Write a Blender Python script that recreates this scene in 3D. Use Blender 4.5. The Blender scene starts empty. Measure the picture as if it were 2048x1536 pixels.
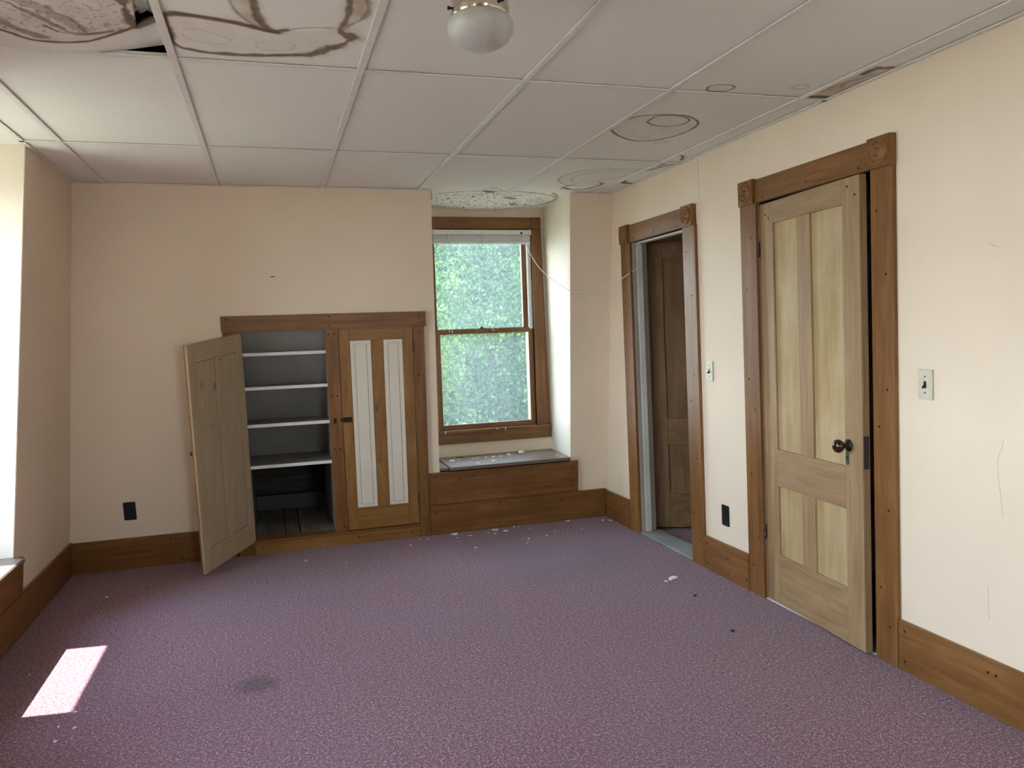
import bpy, bmesh, math, random
import numpy as np
from mathutils import Vector, Matrix

random.seed(7)
rng = np.random.default_rng(7)
S = bpy.context.scene
C = S.collection

# ------------------------------------------------------------------ camera
CAM_H = 1.372
FPX = 1557.6
yaw, pitch, roll = (math.radians(v) for v in (17.089, -3.7065, 2.0425))
fw = Vector((math.sin(yaw) * math.cos(pitch), math.cos(yaw) * math.cos(pitch), math.sin(pitch)))
rt = Vector((math.cos(yaw), -math.sin(yaw), 0))
up = rt.cross(fw)
rt2 = rt * math.cos(roll) - up * math.sin(roll)
up2 = up * math.cos(roll) + rt * math.sin(roll)
cam = bpy.data.cameras.new('camera')
cam.sensor_width = 36
cam.lens = FPX / 2048 * 36
cam.clip_start = 0.05
camo = bpy.data.objects.new('camera', cam)
C.objects.link(camo)
M = Matrix((rt2, up2, -fw)).transposed().to_4x4()
M.translation = (0, 0, CAM_H)
camo.matrix_world = M
S.camera = camo

# ------------------------------------------------------------------ world, sun, exposure
SUN_DIR = Vector((1.0, -0.13, -2.28)).normalized()
w = bpy.data.worlds.new('sky')
S.world = w
w.use_nodes = True
wn, wl = w.node_tree.nodes, w.node_tree.links
wtc = wn.new('ShaderNodeTexCoord')
wsp = wn.new('ShaderNodeSeparateXYZ')
wl.new(wtc.outputs['Generated'], wsp.inputs[0])
wrp = wn.new('ShaderNodeValToRGB')
wrp.color_ramp.elements[0].position = 0.0
wrp.color_ramp.elements[0].color = (0.85, 0.91, 1.0, 1)
wrp.color_ramp.elements[1].position = 0.8
wrp.color_ramp.elements[1].color = (0.48, 0.675, 1.0, 1)
wl.new(wsp.outputs['Z'], wrp.inputs[0])
wl.new(wrp.outputs[0], wn['Background'].inputs[0])
wn['Background'].inputs[1].default_value = 7.0
sun = bpy.data.lights.new('sun', 'SUN')
sun.energy = 10
sun.angle = 0.009
sun.color = (1.0, 0.95, 0.86)
suno = bpy.data.objects.new('sun', sun)
C.objects.link(suno)
suno.rotation_euler = SUN_DIR.to_track_quat('-Z', 'Y').to_euler()
S.view_settings.view_transform = 'Standard'
S.view_settings.look = 'None'
S.view_settings.gamma = 1
S.view_settings.use_curve_mapping = False
S.view_settings.exposure = 2.2
S.cycles.use_denoising = True
S.cycles.use_adaptive_sampling = True
S.cycles.adaptive_threshold = 0.03
S.cycles.diffuse_bounces = 5
S.cycles.max_bounces = 8
S.cycles.transparent_max_bounces = 8


def portal(loc, rot, sx, sy):
    l = bpy.data.lights.new('daylight_portal', 'AREA')
    l.shape = 'RECTANGLE'
    l.size, l.size_y = sx, sy
    l.cycles.is_portal = True
    o = bpy.data.objects.new('daylight_portal', l)
    C.objects.link(o)
    o.location = loc
    o.rotation_euler = rot


# ------------------------------------------------------------------ dimensions and wall frames
H = 2.315
X = 2.318
D0, SB = 5.264, 0.1065
L0, TL = 1.243, 0.0919
YW = 5.68          # plane of the back dormer window
XW = -1.645         # plane of the side dormer windows, the visible recess and the two added ones
YR = -2.9          # rear wall
ZT = 2.62          # walls run up past the hung ceiling
nB = Vector((0, -1, -SB)).normalized()
nL = Vector((1, 0, -TL)).normalized()


def BP(x, z, d):   # back wall, leaning inward like the roof it follows
    return Vector((x - 0.011 * z, D0 - SB * z, z)) + d * nB


def RP(y, z, d):   # right wall, frames lean a little with the old house
    return Vector((X - d, y + (0.0105 + max(y - 2.5, -1.2) * 0.0065) * z, z))


def LP(y, z, d):   # left wall, leaning inward
    return Vector((-L0 + TL * z, y, z)) + d * nL


def WP(x, y, z):
    return Vector((x, y, z))


# ------------------------------------------------------------------ object helpers
def link(o, parent=None):
    C.objects.link(o)
    if parent is not None:
        o.parent = parent
        o.matrix_parent_inverse = Matrix.Translation(-Vector(parent.get('org', (0, 0, 0))))
    return o


def tag(o, label=None, cat=None, group=None, kind=None):
    if label: o['label'] = label
    if cat: o['category'] = cat
    if group: o['group'] = group
    if kind: o['kind'] = kind
    return o


def empty(name, loc, label=None, cat=None, group=None, kind=None):
    o = bpy.data.objects.new(name, None)
    o.empty_display_size = 0.05
    o.location = loc
    o['org'] = tuple(loc)
    C.objects.link(o)
    return tag(o, label, cat, group, kind)


def from_bm(name, bm, mat, parent=None, smooth=False):
    me = bpy.data.meshes.new(name)
    bmesh.ops.recalc_face_normals(bm, faces=bm.faces)
    bm.to_mesh(me)
    bm.free()
    if mat: me.materials.append(mat)
    if smooth:
        for p in me.polygons: p.use_smooth = True
    return link(bpy.data.objects.new(name, me), parent)


def add_hexa(bm, c, bev=0.0, seg=1):
    v = [bm.verts.new(p) for p in c]
    fs = [bm.faces.new([v[i] for i in q]) for q in ((0, 1, 2, 3), (7, 6, 5, 4), (0, 4, 5, 1), (1, 5, 6, 2), (2, 6, 7, 3), (3, 7, 4, 0))]
    if bev:
        es = list({e for f in fs for e in f.edges})
        bmesh.ops.bevel(bm, geom=es, offset=bev, segments=seg, affect='EDGES', clamp_overlap=True)


def corners(F, a0, a1, b0, b1, d0, d1):
    return [F(a0, b0, d0), F(a1, b0, d0), F(a1, b1, d0), F(a0, b1, d0), F(a0, b0, d1), F(a1, b0, d1), F(a1, b1, d1), F(a0, b1, d1)]


def box(name, F, a0, a1, b0, b1, d0, d1, mat, parent=None, bev=0.002, seg=1):
    bm = bmesh.new()
    add_hexa(bm, corners(F, a0, a1, b0, b1, d0, d1), bev, seg)
    return from_bm(name, bm, mat, parent)


def boxes(name, items, mat, parent=None, bev=0.0):
    bm = bmesh.new()
    for F, *q in items: add_hexa(bm, corners(F, *q), bev)
    return from_bm(name, bm, mat, parent)


def hexa(name, c, mat, parent=None, bev=0.0):
    bm = bmesh.new()
    add_hexa(bm, c, bev)
    return from_bm(name, bm, mat, parent)


def panelled(name, F, a0, a1, b0, b1, holes, d0, d1, mat, parent=None, acuts=(), bcuts=()):
    """wall slab with rectangular openings; reveals are closed"""
    As = sorted({a0, a1, *[h[0] for h in holes], *[h[1] for h in holes], *acuts})
    Bs = sorted({b0, b1, *[h[2] for h in holes], *[h[3] for h in holes], *bcuts})
    As = [a for a in As if a0 <= a <= a1]
    Bs = [b for b in Bs if b0 <= b <= b1]
    solid = {}
    for i in range(len(As) - 1):
        for j in range(len(Bs) - 1):
            am, bmid = (As[i] + As[i + 1]) / 2, (Bs[j] + Bs[j + 1]) / 2
            solid[i, j] = not any(h[0] < am < h[1] and h[2] < bmid < h[3] for h in holes)
    bm = bmesh.new()
    cache = {}

    def V(i, j, k):
        if (i, j, k) not in cache: cache[i, j, k] = bm.verts.new(F(As[i], Bs[j], (d0, d1)[k]))
        return cache[i, j, k]
    for (i, j), s in solid.items():
        if not s: continue
        bm.faces.new([V(i, j, 1), V(i + 1, j, 1), V(i + 1, j + 1, 1), V(i, j + 1, 1)])
        bm.faces.new([V(i, j, 0), V(i, j + 1, 0), V(i + 1, j + 1, 0), V(i + 1, j, 0)])
        for (di, dj, e) in ((-1, 0, ((i, j), (i, j + 1))), (1, 0, ((i + 1, j), (i + 1, j + 1))), (0, -1, ((i, j), (i + 1, j))), (0, 1, ((i, j + 1), (i + 1, j + 1)))):
            if not solid.get((i + di, j + dj), False):
                (p, q) = e
                bm.faces.new([V(*p, 0), V(*q, 0), V(*q, 1), V(*p, 1)])
    return from_bm(name, bm, mat, parent)


def lathe_bm(bm, origin, axis, prof, n=32, xref=None):
    """prof: list of (radius, distance along axis)"""
    axis = Vector(axis).normalized()
    ux = axis.orthogonal().normalized()
    uy = axis.cross(ux)
    rings = []
    for r, h in prof:
        o = Vector(origin) + axis * h
        if r < 1e-5: rings.append([bm.verts.new(o)])
        else: rings.append([bm.verts.new(o + r * (math.cos(2 * math.pi * k / n) * ux + math.sin(2 * math.pi * k / n) * uy)) for k in range(n)])
    for a, b in zip(rings, rings[1:]):
        for k in range(n):
            k2 = (k + 1) % n
            if len(a) == 1 and len(b) == 1: continue
            if len(a) == 1: bm.faces.new([a[0], b[k], b[k2]])
            elif len(b) == 1: bm.faces.new([a[k], b[0], a[k2]])
            else: bm.faces.new([a[k], b[k], b[k2], a[k2]])


def lathe(name, origin, axis, prof, mat, parent=None, n=32, smooth=True):
    bm = bmesh.new()
    lathe_bm(bm, origin, axis, prof, n)
    return from_bm(name, bm, mat, parent, smooth)


def tube(name, pts, r, mat, parent=None, n=6):
    bm = bmesh.new()
    rings = []
    for i, p in enumerate(pts):
        t = (Vector(pts[min(i + 1, len(pts) - 1)]) - Vector(pts[max(i - 1, 0)])).normalized()
        a = t.cross(Vector((0.2, 0.3, 1))).normalized()
        b = t.cross(a)
        rings.append([bm.verts.new(Vector(p) + r * (math.cos(2 * math.pi * k / n) * a + math.sin(2 * math.pi * k / n) * b)) for k in range(n)])
    for a, b in zip(rings, rings[1:]):
        for k in range(n): bm.faces.new([a[k], a[(k + 1) % n], b[(k + 1) % n], b[k]])
    bm.faces.new(rings[0]); bm.faces.new(rings[-1])
    return from_bm(name, bm, mat, parent, True)


# ------------------------------------------------------------------ materials
class NT:
    def __init__(s, name):
        s.m = bpy.data.materials.new(name)
        s.m.use_nodes = True
        s.n, s.l = s.m.node_tree.nodes, s.m.node_tree.links
        s.b = s.n['Principled BSDF']

    def new(s, t, **kw):
        n = s.n.new(t)
        for k, v in kw.items():
            if k.startswith('i_'):
                n.inputs[k[2:].replace('_', ' ')].default_value = v
            else: setattr(n, k, v)
        return n

    def link(s, a, b): s.l.new(a, b)

    def coords(s, scale=(1, 1, 1), rnd=False):
        tc = s.new('ShaderNodeTexCoord')
        mp = s.new('ShaderNodeMapping')
        mp.inputs['Scale'].default_value = scale
        s.link(tc.outputs['Object'], mp.inputs['Vector'])
        if rnd:
            oi = s.new('ShaderNodeObjectInfo')
            mu = s.new('ShaderNodeMath', operation='MULTIPLY')
            mu.inputs[1].default_value = 37.0
            s.link(oi.outputs['Random'], mu.inputs[0])
            cb = s.new('ShaderNodeCombineXYZ')
            for k in 'XYZ': s.link(mu.outputs[0], cb.inputs[k])
            s.link(cb.outputs[0], mp.inputs['Location'])
        return mp.outputs[0]

    def noise(s, vec, scale, detail=4, rough=0.55, dist=0.0):
        n = s.new('ShaderNodeTexNoise')
        n.inputs['Scale'].default_value = scale
        n.inputs['Detail'].default_value = detail
        n.inputs['Roughness'].default_value = rough
        n.inputs['Distortion'].default_value = dist
        if vec is not None: s.link(vec, n.inputs['Vector'])
        return n.outputs['Fac']

    def ramp(s, fac, stops):
        r = s.new('ShaderNodeValToRGB')
        e = r.color_ramp.elements
        while len(e) < len(stops): e.new(0.5)
        for el, (p, c) in zip(e, stops):
            el.position = p
            el.color = (*c, 1) if len(c) == 3 else c
        s.link(fac, r.inputs[0])
        return r.outputs[0]

    def mix(s, fac, a, b, mode='MIX'):
        m = s.new('ShaderNodeMix', data_type='RGBA', blend_type=mode)
        for sock, v in ((m.inputs[0], fac), (m.inputs[6], a), (m.inputs[7], b)):
            if isinstance(v, (int, float)): sock.default_value = v
            elif isinstance(v, tuple): sock.default_value = (*v, 1) if len(v) == 3 else v
            else: s.link(v, sock)
        return m.outputs[2]

    def math(s, op, a, b=None):
        m = s.new('ShaderNodeMath', operation=op)
        for k, v in enumerate((a, b)):
            if v is None: continue
            if isinstance(v, (int, float)): m.inputs[k].default_value = v
            else: s.link(v, m.inputs[k])
        return m.outputs[0]

    def bump(s, h, strength, dist=0.01):
        b = s.new('ShaderNodeBump')
        b.inputs['Strength'].default_value = strength
        b.inputs['Distance'].default_value = dist
        s.link(h, b.inputs['Height'])
        s.link(b.outputs[0], s.b.inputs['Normal'])

    def out(s, col, rough=0.6, spec=0.5):
        if isinstance(col, tuple): s.b.inputs['Base Color'].default_value = (*col, 1)
        else: s.link(col, s.b.inputs['Base Color'])
        if isinstance(rough, (int, float)): s.b.inputs['Roughness'].default_value = rough
        else: s.link(rough, s.b.inputs['Roughness'])
        s.b.inputs['Specular IOR Level'].default_value = spec
        return s.m


def plain(name, col, rough=0.5, metal=0.0, spec=0.5):
    t = NT(name)
    t.b.inputs['Metallic'].default_value = metal
    v = t.noise(t.coords(), 40, 3)
    c = t.mix(0.25, col, t.ramp(v, [(0.3, tuple(k * 0.7 for k in col)), (0.7, tuple(min(1, k * 1.2) for k in col))]))
    return t.out(c, rough, spec)


def paint(name, col, rough=0.6, dirt=0.06, bump=0.12):
    t = NT(name)
    vec = t.coords()
    n = t.noise(vec, 2.2, 5)
    c = t.mix(t.ramp(n, [(0.35, (0, 0, 0)), (0.75, (1, 1, 1))]), col, tuple(k * (1 - dirt) for k in col))
    # small scuffs
    sc = t.noise(t.coords((3, 3, 1.2)), 7, 6, 0.7)
    c = t.mix(t.ramp(sc, [(0.70, (0, 0, 0)), (0.78, (0.35, 0.35, 0.35))]), c, tuple(k * 0.82 for k in col))
    t.bump(t.noise(vec, 260, 2), bump, 0.002)
    return t.out(c, rough, 0.3)


def wood(name, axis, dark, mid, light, rough=0.42, fine=26.0, knots=False, blotch=None, spec=0.5):
    t = NT(name)
    sc = [1.0, 1.0, 1.0]
    sc['xyz'.index(axis)] = 0.07
    vec = t.coords(tuple(sc), True)
    n1 = t.noise(vec, fine, 5, 0.6, 0.6)
    n2 = t.noise(vec, fine * 4, 3, 0.6)
    f = t.math('ADD', t.math('MULTIPLY', n1, 0.75), t.math('MULTIPLY', n2, 0.25))
    c = t.ramp(f, [(0.30, dark), (0.5, mid), (0.72, light)])
    big = t.noise(t.coords((1, 1, 1), True), 3.0, 4, 0.6)
    c = t.mix(t.ramp(big, [(0.4, (0, 0, 0)), (0.75, (0.55, 0.55, 0.55))]), c, blotch or dark)
    if knots:
        sk = [5.0, 5.0, 5.0]
        sk['xyz'.index(axis)] = 2.6
        v = t.new('ShaderNodeTexVoronoi')
        t.link(t.coords(tuple(sk), True), v.inputs['Vector'])
        v.inputs['Scale'].default_value = 1.5
        c = t.mix(t.ramp(v.outputs['Distance'], [(0.06, (0.8, 0.8, 0.8)), (0.13, (0, 0, 0))]), c, tuple(k * 0.45 for k in dark))
    t.bump(f, 0.15, 0.002)
    return t.out(c, rough, spec)


TRIM = dict(dark=(0.120, 0.045, 0.009), mid=(0.198, 0.086, 0.023), light=(0.275, 0.132, 0.041), spec=0.4)
W_X = wood('stained_wood_x', 'x', **TRIM)
W_Y = wood('stained_wood_y', 'y', **TRIM)
W_Z = wood('stained_wood_z', 'z', **TRIM)
PINE = dict(dark=(0.20, 0.112, 0.048), mid=(0.305, 0.188, 0.088), light=(0.40, 0.27, 0.138))
P_Y = wood('stripped_pine_y', 'y', **PINE, rough=0.55, blotch=(0.27, 0.155, 0.080))
P_Z = wood('stripped_pine_z', 'z', **PINE, rough=0.55, blotch=(0.27, 0.155, 0.080))
P_PAN = wood('scraped_panel', 'z', (0.27, 0.175, 0.072), (0.375, 0.255, 0.108), (0.48, 0.36, 0.18), rough=0.6, fine=14, blotch=(0.54, 0.44, 0.28))
K_X = wood('knotty_pine_x', 'x', (0.33, 0.245, 0.150), (0.39, 0.30, 0.19), (0.44, 0.35, 0.235), rough=0.65)
K_Z = wood('knotty_pine_z', 'z', (0.33, 0.245, 0.150), (0.39, 0.30, 0.19), (0.44, 0.35, 0.235), rough=0.65, knots=True)
DK_X = wood('dark_door_x', 'x', (0.12, 0.065, 0.028), (0.20, 0.115, 0.052), (0.27, 0.165, 0.08), rough=0.4)
DK_Z = wood('dark_door_z', 'z', (0.12, 0.065, 0.028), (0.20, 0.115, 0.052), (0.27, 0.165, 0.08), rough=0.4)
HON_Z = wood('honey_pine_z', 'z', (0.18, 0.076, 0.018), (0.27, 0.130, 0.035), (0.36, 0.190, 0.060), rough=0.42, knots=True, spec=0.35)
HON_X = wood('honey_pine_x', 'x', (0.18, 0.076, 0.018), (0.27, 0.130, 0.035), (0.36, 0.190, 0.060), rough=0.42, spec=0.35)
SEAT_X = wood('worn_seat_wood', 'x', (0.10, 0.062, 0.042), (0.165, 0.110, 0.082), (0.24, 0.175, 0.14), rough=0.32)
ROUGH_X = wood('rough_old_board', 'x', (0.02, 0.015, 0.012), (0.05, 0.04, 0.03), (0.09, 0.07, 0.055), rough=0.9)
FLOORB = wood('old_floor_board', 'y', (0.10, 0.085, 0.065), (0.22, 0.19, 0.15), (0.36, 0.32, 0.26), rough=0.8)
WALL = paint('cream_wall_paint', (0.79, 0.655, 0.505))
WALLW = paint('cream_alcove_paint', (0.79, 0.715, 0.59))
WHITEP = paint('aged_white_paint', (0.62, 0.60, 0.55), 0.5, 0.2)
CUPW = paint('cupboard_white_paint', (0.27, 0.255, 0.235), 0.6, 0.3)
EDGEW = paint('shelf_edge_paint', (0.74, 0.72, 0.70), 0.5, 0.15)
PANW = paint('cream_panel_paint', (0.72, 0.66, 0.55), 0.5, 0.08)
GREYP = paint('grey_threshold_paint', (0.33, 0.34, 0.31), 0.5, 0.3)
BARM = plain('grid_bar_enamel', (0.76, 0.75, 0.72), 0.45)
VINYL = plain('white_vinyl', (0.80, 0.79, 0.77), 0.4)
BRASS = plain('polished_nickel', (0.72, 0.66, 0.54), 0.12, 1.0)
IRON = plain('dark_iron', (0.03, 0.024, 0.02), 0.5, 0.6)
RUST = plain('rusty_hinge', (0.06, 0.04, 0.028), 0.6, 0.4)
BLACKP = plain('black_plastic', (0.012, 0.012, 0.013), 0.35)
IVORY = plain('ivory_plastic', (0.60, 0.56, 0.43), 0.35)
KNOB = plain('brown_porcelain', (0.035, 0.009, 0.005), 0.08)
SHADEB = paint('shade_toned_board', (0.09, 0.083, 0.072), 0.8, 0.3)  # whitish kick board; the cavity's shade is put into its colour
HOLE = plain('nail_hole_black', (0.012, 0.008, 0.006), 0.9)
CORD = plain('cord_white', (0.75, 0.72, 0.66), 0.7)
CHIP = plain('plaster_chip', (0.78, 0.74, 0.66), 0.8)
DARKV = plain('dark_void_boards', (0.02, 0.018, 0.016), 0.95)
LINT = plain('dark_crumb', (0.02, 0.015, 0.015), 0.9)


def carpet():
    t = NT('purple_carpet')
    vec = t.coords()
    a = t.noise(vec, 210, 2, 0.7)
    b = t.noise(vec, 80, 4, 0.7)
    f = t.math('ADD', t.math('MULTIPLY', a, 0.62), t.math('MULTIPLY', b, 0.38))
    c = t.ramp(f, [(0.38, (0.022, 0.007, 0.015)), (0.475, (0.150, 0.051, 0.074)), (0.545, (0.235, 0.098, 0.130)), (0.615, (0.66, 0.46, 0.52))])
    # worn grey traffic dirt
    tr = t.noise(t.coords((0.7, 0.9, 1)), 1.7, 4, 0.6)
    c = t.mix(t.ramp(tr, [(0.48, (0, 0, 0)), (0.72, (0.22, 0.22, 0.22))]), c, (0.16, 0.12, 0.17))

    def spot(cx, cy, r, strength, col):
        nonlocal c
        tc = t.new('ShaderNodeTexCoord')
        vm = t.new('ShaderNodeVectorMath', operation='DISTANCE')
        nz = t.new('ShaderNodeTexNoise')
        nz.inputs['Scale'].default_value = 22
        va = t.new('ShaderNodeVectorMath', operation='MULTIPLY_ADD')
        t.link(tc.outputs['Object'], nz.inputs['Vector'])
        t.link(nz.outputs['Color'], va.inputs[0])
        va.inputs[1].default_value = (0.10, 0.10, 0)
        t.link(tc.outputs['Object'], va.inputs[2])
        t.link(va.outputs[0], vm.inputs[0])
        vm.inputs[1].default_value = (cx + 0.05, cy + 0.05, 0)
        k = t.ramp(vm.outputs['Value'], [(r * 0.55, (strength,) * 3), (r * 1.25, (0, 0, 0))])
        c = t.mix(k, c, col)
    spot(-0.125, 3.225, 0.085, 0.55, (0.03, 0.014, 0.018))
    spot(1.62, 4.35, 0.42, 0.42, (0.085, 0.07, 0.085))
    spot(1.30, 4.72, 0.25, 0.3, (0.085, 0.06, 0.075))
    t.bump(f, 0.9, 0.006)
    t.b.inputs['Sheen Weight'].default_value = 0.25
    t.b.inputs['Sheen Roughness'].default_value = 0.5
    return t.out(c, 0.95, 0.1)


CARPET = carpet()


def tile_mat():
    t = NT('ceiling_tile_stained')
    at = t.new('ShaderNodeVertexColor', layer_name='stain')
    sp = t.new('ShaderNodeSeparateColor')
    t.link(at.outputs['Color'], sp.inputs[0])
    vec = t.coords()
    fine = t.noise(vec, 170, 3, 0.6)
    white = t.ramp(fine, [(0.3, (0.79, 0.785, 0.75)), (0.7, (0.85, 0.845, 0.81))])
    # faint grey smudges
    sm = t.noise(t.coords((2.2, 0.8, 1)), 9, 5, 0.65)
    white = t.mix(t.ramp(sm, [(0.64, (0, 0, 0)), (0.76, (0.12, 0.12, 0.12))]), white, (0.45, 0.44, 0.42))
    n2 = t.noise(vec, 26, 5, 0.7)
    tan = t.ramp(n2, [(0.3, (0.42, 0.31, 0.20)), (0.7, (0.60, 0.49, 0.35))])
    c = t.mix(sp.outputs[1], white, tan)
    brown = t.ramp(n2, [(0.3, (0.06, 0.032, 0.016)), (0.7, (0.19, 0.115, 0.068))])
    c = t.mix(sp.outputs[0], c, brown)
    # flaking / mould speckle
    fl = t.noise(t.coords((1, 0.7, 1)), 48, 5, 0.72, 0.8)
    k = t.math('MULTIPLY', t.ramp(fl, [(0.53, (0, 0, 0)), (0.61, (1, 1, 1))]), sp.outputs[2])
    c = t.mix(k, c, (0.09, 0.07, 0.055))
    t.bump(fine, 0.10, 0.002)
    return t.out(c, 0.85, 0.2)


TILE = tile_mat()


def plain_tile_mat():
    t = NT('ceiling_tile_white')
    vec = t.coords()
    fine = t.noise(vec, 170, 3, 0.6)
    white = t.ramp(fine, [(0.3, (0.79, 0.785, 0.75)), (0.7, (0.85, 0.845, 0.81))])
    sm = t.noise(t.coords((2.2, 0.8, 1)), 9, 5, 0.65)
    white = t.mix(t.ramp(sm, [(0.62, (0, 0, 0)), (0.76, (0.16, 0.16, 0.16))]), white, (0.42, 0.41, 0.37))
    t.bump(fine, 0.10, 0.002)
    return t.out(white, 0.85, 0.2)


TILEW = plain_tile_mat()


def glass_mat(name, dust, haze=(0.75, 0.9, 0.95), clear=(0.90, 0.97, 0.95)):
    t = NT(name)
    tr = t.new('ShaderNodeBsdfTransparent')
    tr.inputs[0].default_value = (*clear, 1)
    gl = t.new('ShaderNodeBsdfGlossy')
    gl.inputs['Roughness'].default_value = 0.03
    df = t.new('ShaderNodeBsdfTranslucent')
    df.inputs[0].default_value = (*haze, 1)
    n = t.noise(t.coords((1, 1, 0.8)), 60, 6, 0.7)
    k = t.ramp(n, [(0.35, (dust * 0.5,) * 3), (0.75, (dust * 1.6,) * 3)])
    m1 = t.new('ShaderNodeMixShader')
    t.link(k, m1.inputs[0]); t.link(tr.outputs[0], m1.inputs[1]); t.link(df.outputs[0], m1.inputs[2])
    m2 = t.new('ShaderNodeMixShader')
    m2.inputs[0].default_value = 0.05
    t.link(m1.outputs[0], m2.inputs[1]); t.link(gl.outputs[0], m2.inputs[2])
    t.link(m2.outputs[0], t.n['Material Output'].inputs['Surface'])
    return t.m


GLASS = glass_mat('dusty_dimmed_glass', 0.035, (0.85, 0.95, 0.92), (0.66, 0.69, 0.67))  # dust haze, plus a darkened tint that tones down the bright outdoors
GLASSC = glass_mat('clear_window_glass', 0.015, (0.9, 0.92, 0.95), (0.93, 0.962, 0.948))


def frosted():
    t = NT('frosted_lamp_glass')
    n = t.noise(t.coords(), 30, 3)
    c = t.ramp(n, [(0.3, (0.60, 0.585, 0.56)), (0.7, (0.70, 0.685, 0.66))])
    t.b.inputs['Transmission Weight'].default_value = 0.25
    return t.out(c, 0.35)


FROST = frosted()


def foil():
    t = NT('crumpled_foil')
    n = t.noise(t.coords(), 45, 4, 0.7)
    t.bump(n, 1.0, 0.02)
    t.b.inputs['Metallic'].default_value = 1.0
    return t.out((0.85, 0.87, 0.85), 0.3)


FOIL = foil()


def leaf_mat(name, cols):
    t = NT(name)
    at = t.new('ShaderNodeVertexColor', layer_name='tint')
    sp = t.new('ShaderNodeSeparateColor')
    t.link(at.outputs['Color'], sp.inputs[0])
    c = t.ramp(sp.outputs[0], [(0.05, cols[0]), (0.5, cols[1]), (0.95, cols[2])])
    tl = t.new('ShaderNodeBsdfTranslucent')
    t.link(c, tl.inputs[0])
    t.out(c, 0.6, 0.12)
    mx = t.new('ShaderNodeMixShader')
    mx.inputs[0].default_value = 0.35
    t.link(t.b.outputs[0], mx.inputs[1]); t.link(tl.outputs[0], mx.inputs[2])
    t.link(mx.outputs[0], t.n['Material Output'].inputs['Surface'])
    return t.m


LEAF1 = leaf_mat('leaf_green', ((0.012, 0.042, 0.016), (0.042, 0.118, 0.034), (0.20, 0.29, 0.06)))
LEAF2 = leaf_mat('leaf_yellow_green', ((0.035, 0.075, 0.018), (0.10, 0.165, 0.035), (0.25, 0.30, 0.06)))
BARK = plain('bark', (0.12, 0.10, 0.08), 0.9)
GRASS = plain('dry_meadow', (0.17, 0.155, 0.10), 0.9)

# ------------------------------------------------------------------ setting: floor, walls
st = lambda o: tag(o, kind='structure')
st(box('floor', WP, -1.9, 3.75, YR - 0.2, 5.30, -0.12, 0.0, CARPET, None, 0))
hole_cup = (-0.160, 0.352, 0.088, 1.446)
hole_alc = (1.066, 2.030, 0.36, ZT)
st(box('floor_seat_void', WP, 0.9, 2.2, 5.30, YW + .15, -0.12, -0.01, DARKV, None, 0))
wall_back = st(panelled('wall_back', BP, -1.75, 2.52, -0.1, ZT, [hole_cup, hole_alc], -0.05, 0.0, WALL))
D1 = (3.997, 4.682, 0.0, 1.945)
D2 = (2.541, 3.296, 0.0, 1.966)
wall_right = st(panelled('wall_right', RP, YR - 0.2, 5.55, 0.0, ZT, [D1, D2], -0.105, 0.0, WALL))
ALC = [(3.19, 4.146), (1.30, 2.25), (-0.60, 0.35)]  # visible recess first, then two unseen dormers added to brighten the room
wall_left = st(panelled('wall_left', LP, YR - 0.2, 5.45, -0.1, ZT, [(a - .004, b + .004, 0.32, ZT) for a, b in ALC], -0.05, 0.0, WALL))
ADDED_RW = [(0.75, 1.55)]  # unseen rear window, added to bring in more light
wall_rear = st(panelled('wall_rear', lambda a, b, d: WP(a, YR + d, b), -1.9, 2.6, 0.0, ZT, [(a, b, 0.66, 2.155) for a, b in ADDED_RW], -0.15, 0.0, WALL))
# room beyond the right wall (dark passage)
hall = st(boxes('wall_passage', [(WP, 3.62, 3.74, 2.1, 5.6, -0.1, ZT), (WP, 2.40, 3.74, 5.32, 5.44, -0.1, ZT), (WP, 2.40, 3.74, 2.1, 2.2, -0.1, ZT), (WP, 2.42, 3.62, 3.45, 3.55, -0.1, ZT)], WALL))
st(box('ceiling_passage', WP, 2.40, 3.74, 2.1, 5.44, 2.33, 2.38, TILEW, None, 0))

# back dormer alcove
ZS = 0.44
alc = st(hexa('wall_alcove_right', [BP(2.033, -0.1, -0.02), BP(2.20, -0.1, -0.051), WP(2.20, YW + 0.15, -0.1), WP(2.066, YW + 0.15, -0.1),
                                    BP(2.030, ZT, -0.02), BP(2.20, ZT, -0.051), WP(2.18, YW + 0.15, ZT), WP(2.045, YW + 0.15, ZT)], WALLW))
st(hexa('wall_alcove_left', [BP(0.94, -0.1, -0.051), BP(1.066, -0.1, -0.02), WP(1.030, YW + 0.15, -0.1), WP(0.90, YW + 0.15, -0.1),
                             BP(0.94, ZT, -0.051), BP(1.066, ZT, -0.02), WP(1.030, YW + 0.15, ZT), WP(0.90, YW + 0.15, ZT)], WALLW))
st(panelled('wall_alcove_window', lambda a, b, d: WP(a, YW - d, b), 0.92, 2.16, 0.0, ZT, [(1.165, 1.935, 0.655, 2.155)], -0.06, 0.0, WALL))


def side_alcove(y0, y1, n):
    for nm, ya, yb in (('far', y1, y1 + 0.1), ('near', y0 - 0.1, y0)):
        st(hexa('wall_dormer_%s_%d' % (nm, n), [WP(XW - 0.15, ya, -0.1), LP(ya, -0.1, -0.003), LP(yb, -0.1, -0.003), WP(XW - 0.15, yb, -0.1),
                                              WP(XW - 0.15, ya, ZT), LP(ya, ZT, -0.003), LP(yb, ZT, -0.003), WP(XW - 0.15, yb, ZT)], WALLW))
    st(panelled('wall_dormer_window_%d' % n, lambda a, b, d: WP(XW + d, a, b), y0 - 0.1, y1 + 0.1, 0.0, ZT, [(y0 + 0.15, y0 + 0.92, 0.655, 2.155)], -0.06, 0.0, WALL))  # numbers above 1 belong to the unseen dormers added for light


for k, (a, b) in enumerate(ALC): side_alcove(a, b, k + 1)  # all but the first are unseen dormers added for light

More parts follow.
